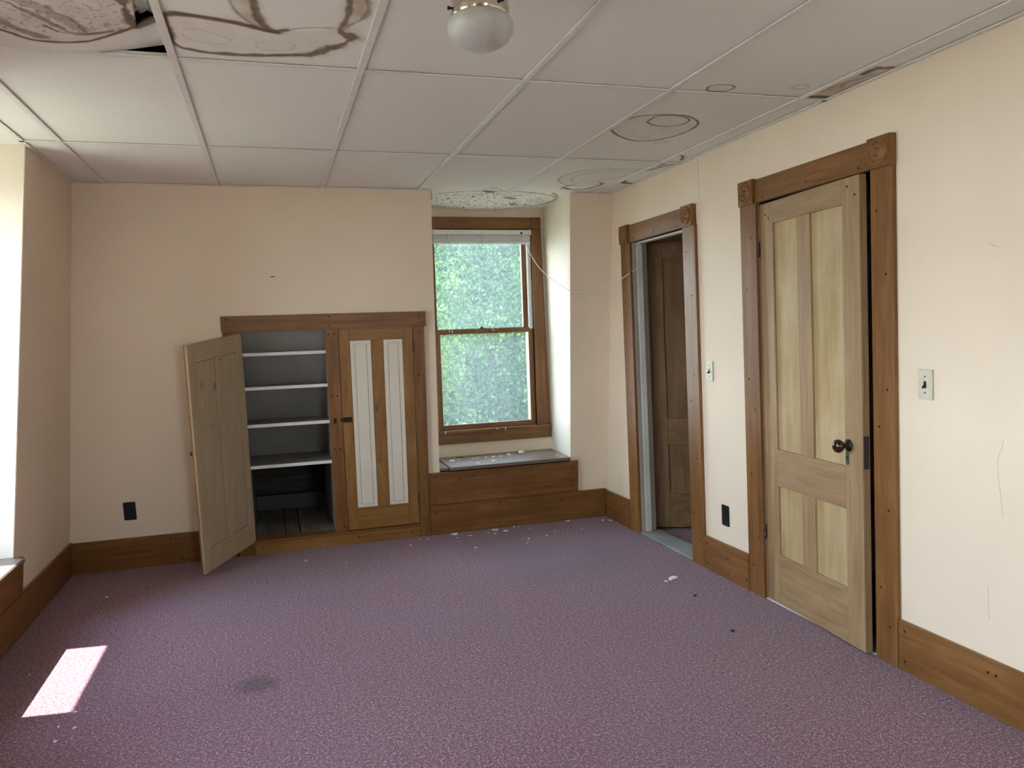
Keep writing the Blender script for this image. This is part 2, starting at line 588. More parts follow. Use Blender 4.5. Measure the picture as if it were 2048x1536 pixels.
# ------------------------------------------------------------------ hung ceiling
GA, GB = 0.6096, 1.216
AX, AY = -0.8654, 1.6174
ceil = st(boxes('ceiling', [(WP, -1.79, 2.6, YR - 0.2, 5.9, 2.56, 2.66)] + [(WP, -1.60, 2.6, y, y + 0.05, 2.47, 2.56) for y in np.arange(YR, 5.9, 0.41)], DARKV))
xs = [-1.03] + [AX + i * GA for i in range(6)] + [X]
ys = [YR] + [AY + j * GB for j in range(-3, 3)] + [5.017]
BW, TZ = 0.0125, H + 0.004


def vnoise(x, y, f, seed):
    r = np.random.default_rng(seed)
    v = np.zeros_like(x)
    for k in range(7):
        a = r.uniform(0, 2 * math.pi)
        ff = f * r.uniform(0.6, 2.2)
        v += np.sin((x * math.cos(a) + y * math.sin(a)) * ff + r.uniform(0, 6.3))
    return v / 3.2


def seg_dist(px, py, poly):
    d = np.full(px.shape, 9.0)
    for (x0, y0), (x1, y1) in zip(poly, poly[1:]):
        dx, dy = x1 - x0, y1 - y0
        t = np.clip(((px - x0) * dx + (py - y0) * dy) / (dx * dx + dy * dy + 1e-12), 0, 1)
        d = np.minimum(d, np.hypot(px - x0 - t * dx, py - y0 - t * dy))
    return d


def inside(px, py, poly):
    r = np.zeros(px.shape, bool)
    n = len(poly)
    for i in range(n):
        (x0, y0), (x1, y1) = poly[i], poly[(i + 1) % n]
        c = ((y0 > py) != (y1 > py)) & (px < (x1 - x0) * (py - y0) / (y1 - y0 + 1e-12) + x0)
        r ^= c
    return r


def smooth(poly, it=2, closed=False):
    for _ in range(it):
        q = [poly[0]]
        for a, b in zip(poly, poly[1:]):
            q += [(a[0] * .75 + b[0] * .25, a[1] * .75 + b[1] * .25), (a[0] * .25 + b[0] * .75, a[1] * .25 + b[1] * .75)]
        q.append(poly[-1])
        poly = q
    return poly


def stained_tile(name, x0, x1, y0, y1, strokes, fills, mould=None, res=0.004, zfun=None, cut=None, thick=0.012, parent=None):
    nx, ny = max(2, int((x1 - x0) / res)), max(2, int((y1 - y0) / res))
    gx, gy = np.meshgrid(np.linspace(x0, x1, nx + 1), np.linspace(y0, y1, ny + 1), indexing='ij')
    px, py = gx.ravel(), gy.ravel()
    n_hi, n_lo = vnoise(px, py, 160, 3), vnoise(px, py, 38, 5)
    r = np.zeros(px.shape); g = np.zeros(px.shape); b = np.zeros(px.shape)
    for poly, wd, stg, rag in strokes:
        d = seg_dist(px + 0.25 * rag * wd * n_hi, py + 0.25 * rag * wd * n_lo, smooth(poly))
        ww = wd * (1 + 0.45 * rag * n_lo)
        k = np.clip(1.25 - d / np.maximum(ww, 1e-4), 0, 1)
        r = np.maximum(r, stg * np.minimum(1, k * 1.6))
        g = np.maximum(g, 0.6 * stg * np.clip(1 - d / (2.6 * ww + 1e-4), 0, 1))
    for poly, stg in fills:
        ins = inside(px + 0.004 * n_hi, py + 0.006 * n_lo, smooth(poly + [poly[0]]))
        g = np.maximum(g, np.where(ins, stg * (0.75 + 0.25 * n_lo), 0))
    if mould: b = np.clip(mould(px, py, n_lo), 0, 1)
    pz = TZ + (zfun(px, py) if zfun else 0 * px)
    N = len(px)
    V = np.concatenate([np.stack([px, py, pz], 1), np.stack([px, py, pz + thick], 1)])
    idx = np.arange(N).reshape(nx + 1, ny + 1)
    q = np.stack([idx[:-1, :-1], idx[:-1, 1:], idx[1:, 1:], idx[1:, :-1]], -1).reshape(-1, 4)
    if cut is not None:
        cx, cy = px[q].mean(1), py[q].mean(1)
        q = q[~cut(cx, cy)]
    # side walls along boundary edges
    e = np.concatenate([q[:, [0, 1]], q[:, [1, 2]], q[:, [2, 3]], q[:, [3, 0]]])
    key = np.sort(e, 1)
    _, inv, cnt = np.unique(key[:, 0] * (N + 1) + key[:, 1], return_inverse=True, return_counts=True)
    be = e[cnt[inv] == 1]
    side = np.stack([be[:, 1], be[:, 0], be[:, 0] + N, be[:, 1] + N], 1)
    cx0, cx1 = np.array([[0, ny, (nx + 1) * (ny + 1) - 1, nx * (ny + 1)]]), None
    F = np.concatenate([q, side] + ([q[:, ::-1] + N] if (zfun is not None or cut is not None) else [cx0[:, ::-1] + N]))
    me = bpy.data.meshes.new(name)
    me.vertices.add(len(V)); me.vertices.foreach_set('co', V.astype(np.float32).ravel())
    me.loops.add(F.size); me.loops.foreach_set('vertex_index', F.astype(np.int32).ravel())
    me.polygons.add(len(F)); me.polygons.foreach_set('loop_start', np.arange(0, F.size, 4, dtype=np.int32))
    me.update(calc_edges=True)
    ca = me.color_attributes.new('stain', 'FLOAT_COLOR', 'POINT')
    col = np.ones((len(V), 4), np.float32)
    col[:, 0], col[:, 1], col[:, 2] = np.tile(r, 2), np.tile(g, 2), np.tile(b, 2)
    ca.data.foreach_set('color', col.ravel())
    me.materials.append(TILE)
    me.update()
    return link(bpy.data.objects.new(name, me), parent)


def R_(p, w_, s_, rag=0.6): return (p, w_, s_, rag)


ST = {}
# tile (column, row): strokes, fills
bc_low = [(-0.245, 2.484), (-0.225, 2.467), (-0.183, 2.464), (-0.126, 2.475), (-0.063, 2.491), (-0.003, 2.516), (0.042, 2.542), (0.07, 2.547)]
bc_left = [(-0.243, 2.49), (-0.244, 2.564), (-0.243, 2.657), (-0.236, 2.719), (-0.204, 2.745), (-0.147, 2.766), (-0.063, 2.769), (0.029, 2.76), (0.109, 2.738), (0.172, 2.725)]
bc_right = [(0.172, 2.725), (0.207, 2.689), (0.254, 2.636), (0.286, 2.585), (0.294, 2.546), (0.271, 2.518), (0.257, 2.489)]
ul_in = [(0.03, 2.05), (0.004, 2.15), (0.006, 2.241), (0.004, 2.316), (0.01, 2.422), (0.025, 2.492), (0.048, 2.533), (0.07, 2.541), (0.096, 2.523)]
ul_out = [(-0.03, 2.05), (-0.061, 2.256), (-0.059, 2.329), (-0.05, 2.4), (-0.018, 2.479), (0.028, 2.522)]
ur_in = [(0.22, 2.05), (0.257, 2.185), (0.261, 2.259), (0.269, 2.339), (0.266, 2.426), (0.253, 2.482)]
ur_out = [(0.26, 2.05), (0.295, 2.177), (0.309, 2.249), (0.329, 2.326), (0.314, 2.393), (0.284, 2.437), (0.26, 2.496)]
ST[1, 0] = ([R_(bc_low, .016, .9, .9), R_(bc_left, .013, .82, .8), R_(bc_right, .019, .82, 1.2), R_(ul_in, .012, .8), R_(ul_out, .006, .45), R_(ur_in, .010, .75), R_(ur_out, .007, .5, 1.2),
             R_([(0.088, 2.54), (0.116, 2.511), (0.172, 2.485), (0.253, 2.479)], .003, .5),
             R_([(-0.206, 2.594), (-0.187, 2.567), (-0.144, 2.573), (-0.102, 2.604), (-0.063, 2.637), (-0.089, 2.684), (-0.152, 2.68), (-0.201, 2.648), (-0.208, 2.61)], .002, .3),
             R_([(0.006, 2.656), (0.042, 2.623), (0.089, 2.613), (0.128, 2.639), (0.12, 2.685), (0.072, 2.709), (0.017, 2.702), (0.006, 2.664)], .002, .3)],
            [(bc_low + [(0.257, 2.489)] + bc_right[::-1] + bc_left[::-1], .22), (ul_out + ul_in[::-1], .75), (ur_in + ur_out[::-1], .75)])
ab_rim = [(-0.86, 2.58), (-0.789, 2.621), (-0.733, 2.659), (-0.708, 2.676), (-0.683, 2.694), (-0.662, 2.728), (-0.625, 2.749), (-0.545, 2.746), (-0.47, 2.72), (-0.398, 2.681), (-0.337, 2.638)]
ab_torn = [(-0.33, 1.9), (-0.336, 2.316), (-0.343, 2.391), (-0.342, 2.47), (-0.345, 2.555), (-0.341, 2.633)]
ST[0, 0] = ([R_(ab_rim, .008, .9), R_([(-0.74, 2.56), (-0.686, 2.599), (-0.666, 2.631), (-0.644, 2.663), (-0.614, 2.702)], .022, .6, 1.0),
             R_([(-0.63, 2.42), (-0.586, 2.496), (-0.558, 2.558), (-0.539, 2.604), (-0.524, 2.653), (-0.486, 2.668)], .012, .6, 1.4),
             R_([(-0.574, 2.604), (-0.553, 2.644), (-0.512, 2.669), (-0.46, 2.67), (-0.41, 2.66)], .007, .75, 1.2),
             R_([(-0.531, 2.445), (-0.529, 2.497), (-0.5, 2.518), (-0.484, 2.585), (-0.477, 2.651)], .006, .6, 1.5),
             R_([(-0.62, 2.38), (-0.55, 2.47), (-0.52, 2.56), (-0.48, 2.62)], .02, .35, 1.5),
             R_(ab_torn, .017, .85, 0.8), R_([(-0.337, 2.642), (-0.3, 2.606), (-0.27, 2.589)], .02, .8)],
            [(ab_rim + [(-0.33, 1.9), (-0.86, 1.9)], .42)],
            lambda x, y, n: np.where(y < 2.66, .5, 0) * (x < -.35))
ST[4, 1] = ([R_([(1.603, 3.456), (1.588, 3.403), (1.593, 3.255), (1.626, 3.2), (1.701, 3.171), (1.785, 3.158), (1.859, 3.169), (1.957, 3.255), (1.983, 3.338), (1.983, 3.452), (1.944, 3.566), (1.874, 3.627), (1.792, 3.627), (1.692, 3.557), (1.624, 3.487), (1.603, 3.456)], .0062, .8, .3),
             R_([(1.704, 3.288), (1.696, 3.207), (1.732, 3.172), (1.809, 3.168), (1.889, 3.215), (1.901, 3.286), (1.867, 3.339), (1.796, 3.351), (1.738, 3.324), (1.704, 3.288)], .0058, .75, .3),
             R_([(1.928, 3.652), (1.937, 3.617), (1.985, 3.602), (1.995, 3.647), (1.964, 3.667), (1.928, 3.652)], .003, .4, .3)],
            [([(1.603, 3.456), (1.588, 3.403), (1.593, 3.255), (1.701, 3.171), (1.859, 3.169), (1.957, 3.255), (1.983, 3.452), (1.874, 3.627), (1.792, 3.627), (1.692, 3.557)], .28)])
ST[4, 0] = ([R_([(1.72, 2.803), (1.706, 2.764), (1.74, 2.739), (1.792, 2.735), (1.825, 2.76), (1.821, 2.797), (1.782, 2.824), (1.742, 2.823), (1.72, 2.803)], .0045, .75, .3),
             R_([(2.06, 2.726), (2.054, 2.694), (2.084, 2.675), (2.121, 2.688), (2.125, 2.718), (2.094, 2.736), (2.06, 2.726)], .003, .4, .3)],
            [([(1.72, 2.803), (1.706, 2.764), (1.74, 2.739), (1.792, 2.735), (1.825, 2.76), (1.821, 2.797), (1.782, 2.824)], .25)])
ST[5, 0] = ([R_([(2.257, 2.673), (2.232, 2.607), (2.262, 2.572), (2.27, 2.514)], .006, .5), R_([(2.232, 2.521), (2.233, 2.457), (2.285, 2.434)], .012, .8), R_([(2.218, 2.74), (2.205, 2.634), (2.205, 2.565)], .007, .55),
             R_([(2.19, 2.81), (2.26, 2.80), (2.31, 2.80)], .02, .8), R_([(2.19, 2.60), (2.19, 2.44), (2.24, 2.44)], .008, .6)],
            [([(2.17, 2.83), (2.33, 2.83), (2.33, 2.43), (2.17, 2.43)], .85)])
ST[5, 1] = ([R_([(2.19, 3.90), (2.217, 3.885), (2.256, 3.925), (2.276, 3.99)], .008, .8, .3)], [])
ST[5, 2] = ([R_([(2.185, 4.33), (2.20, 4.194), (2.224, 4.09), (2.298, 4.06)], .014, .75), R_([(2.192, 4.332), (2.235, 4.256), (2.259, 4.151), (2.31, 4.066)], .009, .7),
             R_([(2.19, 4.66), (2.195, 4.568), (2.23, 4.67), (2.314, 4.673)], .02, .85)], [([(2.19, 4.33), (2.2, 4.2), (2.23, 4.07), (2.31, 4.06), (2.26, 4.2)], .6)])
ST[4, 2] = ([R_([(2.151, 4.25), (1.962, 4.268), (1.816, 4.328), (1.75, 4.478), (1.766, 4.626), (1.833, 4.736), (1.958, 4.796), (2.084, 4.728)], .006, .38, .3),
             R_([(2.165, 4.311), (2.057, 4.304), (1.919, 4.349), (1.841, 4.466), (1.844, 4.616), (1.921, 4.706), (2.05, 4.651), (2.134, 4.467)], .006, .32, .3),
             R_([(1.898, 4.896), (1.892, 4.804), (1.937, 4.765)], .009, .7), R_([(1.911, 4.873), (1.98, 4.94), (2.069, 4.9), (2.106, 4.78), (2.112, 4.704), (2.083, 4.687)], .011, .75)],
            [([(2.151, 4.25), (1.962, 4.268), (1.816, 4.328), (1.75, 4.478), (1.766, 4.626), (1.833, 4.736), (1.958, 4.796), (2.084, 4.728), (2.17, 4.5)], .18)])
ST[3, 2] = ([R_([(1.384, 4.99), (1.405, 4.965), (1.457, 4.95), (1.503, 4.96), (1.50, 4.99)], .006, .5, .3), R_([(1.414, 4.927), (1.431, 4.901), (1.462, 4.903), (1.45, 4.936), (1.415, 4.932)], .005, .35, .3)], [])


def ab_z(x, y):
    sag = -0.022 * np.exp(-((x + 0.60) / 0.17) ** 2 - ((y - 2.25) / 0.42) ** 2)
    lift = 0.040 * np.clip((x + 0.49) / 0.22, 0, 1) ** 1.2 * np.clip((y - 2.25) / 0.5, 0, 1)
    return sag + lift


def ab_cut(x, y):
    edge = np.interp(y, [1.6, 2.31, 2.385, 2.494, 2.642], [-0.31, -0.307, -0.313, -0.324, -0.337])
    low = np.interp(x, [-0.337, -0.30, -0.27], [2.640, 2.606, 2.585])
    return (x > edge) & (y < low)


for i in range(7):
    for j in range(7):
        x0, x1, y0, y1 = xs[i] + 0.002, xs[i + 1] - 0.002, ys[j] + 0.002, ys[j + 1] - 0.002
        if y1 < -1.0 and False: continue
        key = (i - 1, j - 4)
        if key in ST:
            s = ST[key]
            kw = dict(zfun=ab_z, cut=ab_cut, thick=0.014) if key == (0, 0) else {}
            stained_tile('ceiling_tile', x0, x1, y0, y1, s[0], s[1], s[2] if len(s) > 2 else None, parent=ceil, **kw)
        else:
            box('ceiling_tile', WP, x0, x1, y0, y1, TZ, TZ + 0.014, TILEW, ceil, 0.001)
# dormer ceilings
for a, b in ALC:
    box('ceiling_tile', WP, XW - 0.02, -1.034, a, b, TZ, TZ + 0.014, TILEW, ceil, 0.001)


def alc_z(x, y):
    u, v = (x - 1.53) / 0.5, (y - 5.40) / 0.34
    return -0.030 * np.exp(-(u ** 2) * 1.6 - (v - 0.5) ** 2 * 1.2) + 0.006


def alc_m(x, y, n):
    u, v = (x - 1.52) / 0.46, (y - 5.36) / 0.30
    return np.clip((1.0 - (u * u + v * v)) * 4 + 0.3 * n, 0, 1)


stained_tile('ceiling_tile', 1.022, 2.062, 5.022, YW - 0.004,
             [R_([(1.53 + 0.49 * math.cos(t), 5.36 + 0.315 * math.sin(t)) for t in np.linspace(0, 6.29, 40)], .012, .45, .8),
              R_([(1.90, 5.08), (1.99, 5.2), (2.01, 5.36), (1.96, 5.5)], .012, .5),
              R_([(1.42, 5.06), (1.47, 5.08)], .022, .9), R_([(1.62, 5.25), (1.68, 5.27)], .022, .7), R_([(1.72, 5.42), (1.74, 5.47)], .025, .6),
              R_([(1.05, 5.10), (1.10, 5.3), (1.12, 5.55)], .012, .55)],
             [([(1.53 + 0.50 * math.cos(t), 5.36 + 0.32 * math.sin(t)) for t in np.linspace(0, 6.2, 30)], .10)],
             alc_m, zfun=alc_z, parent=ceil)
# loose flakes hanging off the alcove tile
for x, y, l, a in ((1.335, 5.60, .06, .5), (1.40, 5.64, .03, 2.0), (1.68, 5.62, .025, 1.2), (1.82, 5.60, .02, .2)):
    bm = bmesh.new()
    z = H - 0.018
    c, s = math.cos(a), math.sin(a)
    pts = [WP(x, y, z), WP(x + l * .4, y + .02 * s, z - .006), WP(x + l, y + .01, z - .022), WP(x + l * .55, y - .02, z - .016), WP(x + .1 * l, y - .018 * c, z - .004)]
    v1 = [bm.verts.new(p) for p in pts]; v2 = [bm.verts.new(p + Vector((0, 0, .002))) for p in pts]
    bm.faces.new(v1); bm.faces.new(v2[::-1])
    for k in range(5): bm.faces.new([v1[k], v2[k], v2[(k + 1) % 5], v1[(k + 1) % 5]])
    from_bm('plaster_flake', bm, CHIP, ceil)

# grid bars
for x in xs[1:-1]:
    box('grid_bar', WP, x - BW, x + BW, YR + 0.01, 5.012, H - 0.004, H + 0.002, BARM, ceil, 0.001)
    box('grid_web', WP, x - 0.002, x + 0.002, YR + 0.01, 5.0, H + 0.002, H + 0.04, BARM, ceil, 0)
for j, y in enumerate(ys[1:-1]):
    for i in range(len(xs) - 1):
        box('grid_cross_bar', WP, xs[i] + (BW if i else 0.0), xs[i + 1] - (BW if i < len(xs) - 2 else 0.002), y - BW, y + BW, H - 0.003, H + 0.002, BARM, ceil, 0.0008)
for nm, q in (('wall_angle', (X - 0.022, X - 0.001, YR, 5.0)), ('wall_angle', (-1.032, -1.010, YR, 5.005)), ('wall_angle', (-1.0, 1.03, 4.998, 5.018)), ('wall_angle', (2.0, X - 0.022, 4.998, 5.018))):
    box(nm, WP, *q, H - 0.003, H + 0.001, BARM, ceil, 0)

# crumpled foil-faced insulation in the plenum above the torn tile
bm = bmesh.new()
n = 26
vv = {}
for i in range(n + 1):
    for j in range(n + 1):
        u, v = i / n, j / n
        x = -0.42 + 0.20 * u
        y = 2.05 + 0.55 * v
        z = 2.41 + 0.015 * math.sin(9 * u + 3) * math.sin(7 * v) + 0.012 * (random.random() - .5) - 0.05 * math.sin(math.pi * u)
        vv[i, j] = bm.verts.new((x, y, z))
for i in range(n):
    for j in range(n): bm.faces.new([vv[i, j], vv[i + 1, j], vv[i + 1, j + 1], vv[i, j + 1]])
foilo = from_bm('foil_insulation', bm, FOIL)
sm = foilo.modifiers.new('t', 'SOLIDIFY'); sm.thickness = 0.03; sm.offset = 1
tag(foilo, 'crumpled silver foil insulation showing through the torn ceiling tile', 'insulation')


# ------------------------------------------------------------------ trim helpers
def nails(F, spots, d, parent):
    bm = bmesh.new()
    for a, b in spots:
        ring = [bm.verts.new(F(a + .0056 * math.cos(k * math.pi / 3), b + .0056 * math.sin(k * math.pi / 3), d + .0006)) for k in range(6)]
        ring2 = [bm.verts.new(F(a + .0056 * math.cos(k * math.pi / 3), b + .0056 * math.sin(k * math.pi / 3), d - .001)) for k in range(6)]
        bm.faces.new(ring)
        for k in range(6): bm.faces.new([ring[k], ring2[k], ring2[(k + 1) % 6], ring[(k + 1) % 6]])
    tag(from_bm('nail_holes', bm, HOLE, parent), kind='stuff')


def rosette(F, a, b, half, d0, d1, mat, parent):
    blk = box('corner_block', F, a - half, a + half, b - half, b + half, d0, d1, mat, parent, 0.003, 2)
    o = F(a, b, d1 - 0.001)
    ax = (F(a, b, d1 + 1) - F(a, b, d1)).normalized()
    s = half / 0.058
    prof = [(r * s, h) for r, h in ((0.048, 0.0), (0.047, 0.006), (0.043, 0.009), (0.039, 0.006), (0.036, 0.001), (0.033, 0.001), (0.029, 0.008), (0.025, 0.010), (0.020, 0.008), (0.017, 0.001), (0.014, 0.001), (0.011, 0.008), (0.007, 0.010), (0.004, 0.009), (0.003, 0.003), (0.0, 0.003))]
    lathe('rosette', o, ax, prof, mat, blk, 36)
    return blk


# baseboards
def board(name, F, a0, a1, b0, b1, mat, d1=0.020, nl=()):
    o = st(box(name, F, a0, a1, b0, b1, 0.0005, d1, mat, None, 0.003, 2))
    if nl: nails(F, nl, d1, o)
    return o


board('baseboard_back', BP, -1.235, -0.275, 0.0, 0.198, W_X, nl=[(-0.66, .17), (-0.60, .04)])
board('baseboard_alcove', BP, 0.991, 2.305, 0.0, 0.212, W_X, nl=[(1.03, .16), (1.03, .03), (1.49, .19), (1.49, .02), (1.95, .16), (2.2, .04)])
board('baseboard_right_1', RP, 4.820, 5.215, 0.0, 0.198, W_Y, nl=[(4.9, .15)])
board('baseboard_right_2', RP, 3.428, 3.862, 0.0, 0.188, W_Y, nl=[(3.83, .15), (3.83, .04), (3.62, .12), (3.62, .03), (3.45, .05)])
board('baseboard_right_3', RP, YR, 2.424, 0.0, 0.196, W_Y, nl=[(2.39, .16), (2.39, .04), (2.02, .15), (1.99, .15)])
board('baseboard_left', LP, YR, 5.235, 0.0, 0.205, W_Y)

# ------------------------------------------------------------------ built-in cupboard
cup = empty('built_in_cupboard', BP(0.35, 0, 0), 'stained wood cupboard built into the sloped wall, left door hanging open', 'cupboard')
o = box('head_board', BP, -0.268, 1.0, 1.443, 1.540, 0.0, 0.026, W_X, cup, 0.003, 2)
nails(BP, [(-0.235, 1.522), (0.38, 1.524), (0.38, 1.463), (0.955, 1.52)], 0.026, o)
o = box('stile', BP, -0.262, -0.160, 0.0, 1.443, 0.0005, 0.020, W_Z, cup)
o = box('stile', BP, 0.350, 0.430, 0.096, 1.443, 0.0005, 0.020, W_Z, cup)
nails(BP, [(0.372, 1.41), (0.408, 1.41), (0.372, 1.01), (0.405, 1.01), (0.372, .66), (0.405, .66), (0.408, .13)], 0.020, o)
o = box('stile', BP, 0.914, 0.988, 0.0, 1.443, 0.0005, 0.020, W_Z, cup)
nails(BP, [(0.95, 1.40), (0.945, 1.12), (0.95, .26), (0.945, .12)], 0.020, o)
o = box('base_board', BP, -0.255, 0.914, 0.0, 0.078, 0.0005, 0.020, HON_X, cup)
nails(BP, [(-0.12, .045), (0.86, .04), (0.50, .05)], 0.020, o)
box('sill', BP, -0.17, 0.918, 0.078, 0.096, -0.05, 0.034, W_X, cup, 0.006, 3)


def slope_y(z): return 5.69 + 0.008 - 0.635 * (z - 0.59)


# carcass: painted boards, following the roof slope behind
zs = [0.572, 0.842, 1.082, 1.297, 1.50]
for k in range(4):
    z0, z1 = zs[k] + .002, zs[k + 1] - .002
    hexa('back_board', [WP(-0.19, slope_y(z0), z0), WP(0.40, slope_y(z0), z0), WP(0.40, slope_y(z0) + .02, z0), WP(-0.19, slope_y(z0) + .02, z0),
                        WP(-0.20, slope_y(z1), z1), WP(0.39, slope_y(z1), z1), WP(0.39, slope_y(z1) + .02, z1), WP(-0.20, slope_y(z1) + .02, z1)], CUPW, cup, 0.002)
for nm, xa, xb in (('side_panel', -0.19, -0.168), ('side_panel', 0.356, 0.376)):
    hexa(nm, [WP(xa, 5.30, 0.06), WP(xb, 5.30, 0.06), WP(xb, 6.35, 0.06), WP(xa, 6.35, 0.06),
              WP(xa - .016, 5.15, 1.50), WP(xb - .016, 5.15, 1.50), WP(xb - .016, 5.26, 1.50), WP(xa - .016, 5.26, 1.50)], CUPW, cup, 0.001)
for k, z in enumerate((1.288, 1.073, 0.833, 0.565)):
    yb = slope_y(z + .018)
    yf = D0 - SB * z + 0.012
    lo, hi = -0.166 - .011 * z, 0.354 - .011 * z
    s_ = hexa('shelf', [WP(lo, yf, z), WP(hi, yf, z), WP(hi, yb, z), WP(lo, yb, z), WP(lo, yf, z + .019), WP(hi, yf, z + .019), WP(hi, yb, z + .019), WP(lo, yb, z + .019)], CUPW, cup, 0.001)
    box('front_edge', WP, lo, hi, yf - 0.006, yf, z - 0.001, z + 0.0195, EDGEW, s_, 0.001)
# dark cavity below the lowest shelf
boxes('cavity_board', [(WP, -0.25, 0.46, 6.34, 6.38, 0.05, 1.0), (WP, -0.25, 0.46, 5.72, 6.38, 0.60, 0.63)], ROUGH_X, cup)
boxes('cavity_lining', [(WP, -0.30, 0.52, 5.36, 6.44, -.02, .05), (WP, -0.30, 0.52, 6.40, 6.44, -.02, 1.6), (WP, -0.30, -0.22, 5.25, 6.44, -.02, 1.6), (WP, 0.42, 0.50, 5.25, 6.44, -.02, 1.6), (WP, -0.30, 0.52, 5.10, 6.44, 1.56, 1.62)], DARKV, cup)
box('kick_board', WP, -0.165, 0.355, 6.16, 6.18, 0.095, 0.205, SHADEB, cup, 0.002)
for xa, xb in ((-0.168, 0.030), (0.034, 0.122), (0.130, 0.356)):
    box('floor_board', WP, xa, xb, 5.27, 6.36, 0.072, 0.090, FLOORB, cup, 0.0015)
for z in (.36, .41, .33): box('batten', WP, 0.25, 0.30, 6.30, 6.335, z, z + .012, ROUGH_X, cup, 0)
# closed right-hand door
d = empty('door', BP(0.67, 0.1, 0.0)); d.parent = cup; d.matrix_parent_inverse = Matrix.Translation(-Vector(cup['org']))


def cupdoor(F, a0, a1, b0, b1, d0, d1, panels, mats, root, mull, gap=-.002):
    mz, mx, mp = mats
    pa, pb, pc, pd = panels            # stile inner edges and rail inner edges
    box('door_stile', F, a0, pa, b0, b1, d0, d1, mz, root, 0.0015)
    box('door_stile', F, pb, a1, b0, b1, d0, d1, mz, root, 0.0015)
    box('door_rail', F, pa, pb, pd, b1, d0, d1 - .0005, mx, root, 0.0015)
    box('door_rail', F, pa, pb, b0, pc, d0, d1 - .0005, mx, root, 0.0015)
    box('door_muntin', F, mull[0], mull[1], pc, pd, d0, d1 - .0007, mz, root, 0.0015)
    for x0, x1 in ((pa, mull[0]), (mull[1], pb)):
        box('door_panel', F, x0 + gap, x1 - gap, pc + gap, pd - gap, d0 + .004, d1 - .0075, mp, root, 0.0)


cd = box('closed_door', BP, 0.434, 0.909, 0.101, 1.438, -0.004, 0.004, HON_Z, cup, 0)
bpy.data.objects.remove(d)
cupdoor(BP, 0.434, 0.909, 0.101, 1.438, 0.004, 0.021, (0.500, 0.842, 0.250, 1.366), (HON_Z, HON_X, HON_Z), cd, (0.636, 0.714))
for x0, x1 in ((0.502, 0.634), (0.716, 0.840)):
    pz = box('painted_panel', BP, x0, x1, 0.252, 1.364, 0.010, 0.0165, PANW, cd, 0.001)
    boxes('panel_border', [(BP, x0, x0 + .026, .252, 1.364, .016, .0225), (BP, x1 - .026, x1, .252, 1.364, .016, .0225), (BP, x0 + .026, x1 - .026, .252, .272, .016, .0225), (BP, x0 + .026, x1 - .026, 1.344, 1.364, .016, .0225)], PANW, cd)
    box('panel_field', BP, x0 + .030, x1 - .030, .276, 1.340, .016, .0225, PANW, cd, .001)
lat = box('latch', BP, 0.434, 0.492, 0.835, 0.868, 0.021, 0.027, IRON, cd, 0.002)
boxes('latch_bolt', [(BP, 0.418, 0.445, .842, .862, .021, .032), (BP, 0.45, 0.485, .838, .844, .026, .031), (BP, 0.45, 0.485, .859, .865, .026, .031)], IRON, cd, 0.001)
box('strike_plate', BP, 0.372, 0.392, 0.832, 0.868, 0.020, 0.026, IRON, cup, 0.002)
for z in (1.31, 0.28): box('hinge', BP, 0.9085, 0.9155, z - .035, z + .035, 0.015, 0.028, RUST, cd, 0.002)

# open left-hand door, swung out past a right angle and sagging at its free edge
hb, ht = BP(-0.157, 0.090, 0.010), BP(-0.157, 1.441, 0.010)
th = math.radians(124)
uL = (ht - hb).normalized()
dO = (math.cos(th) * Vector((1, 0, 0)) + math.sin(th) * nB - 0.045 * uL).normalized()
nO = dO.cross(uL).normalized()
if nO.dot(Vector((1, 0, 0))) < 0: nO = -nO      # face that normally looks into the cupboard


def OD(a, b, dd): return hb + dO * a + uL * b + nO * dd


HO, WO = 1.352, 0.497
od = box('open_door', OD, 0.001, WO - .001, 0.001, HO - .001, -0.016, -0.012, K_Z, cup, 0)
cupdoor(OD, 0.0, WO, 0.0, HO, -0.014, 0.002, (0.052, 0.432, 0.135, 1.245), (K_Z, K_X, K_Z), od, (0.205, 0.262), .004)
cupdoor(OD, 0.0, WO, 0.0, HO, -0.024, -0.012, (0.06, 0.43, 0.15, 1.26), (HON_Z, HON_X, PANW), od, (0.205, 0.285))
lathe('knob', OD(WO - .03, 0.72, -0.024), -nO, [(0.006, 0), (0.006, 0.012), (0.013, 0.018), (0.014, 0.026), (0.009, 0.031), (0, 0.032)], IRON, od, 16)
nails(OD, [(0.215, 1.225)], 0.002, od)
for z in (0.2, 1.18): box('hinge', OD, -0.006, 0.004, z - .035, z + .035, -0.024, 0.0, RUST, od, 0.001)


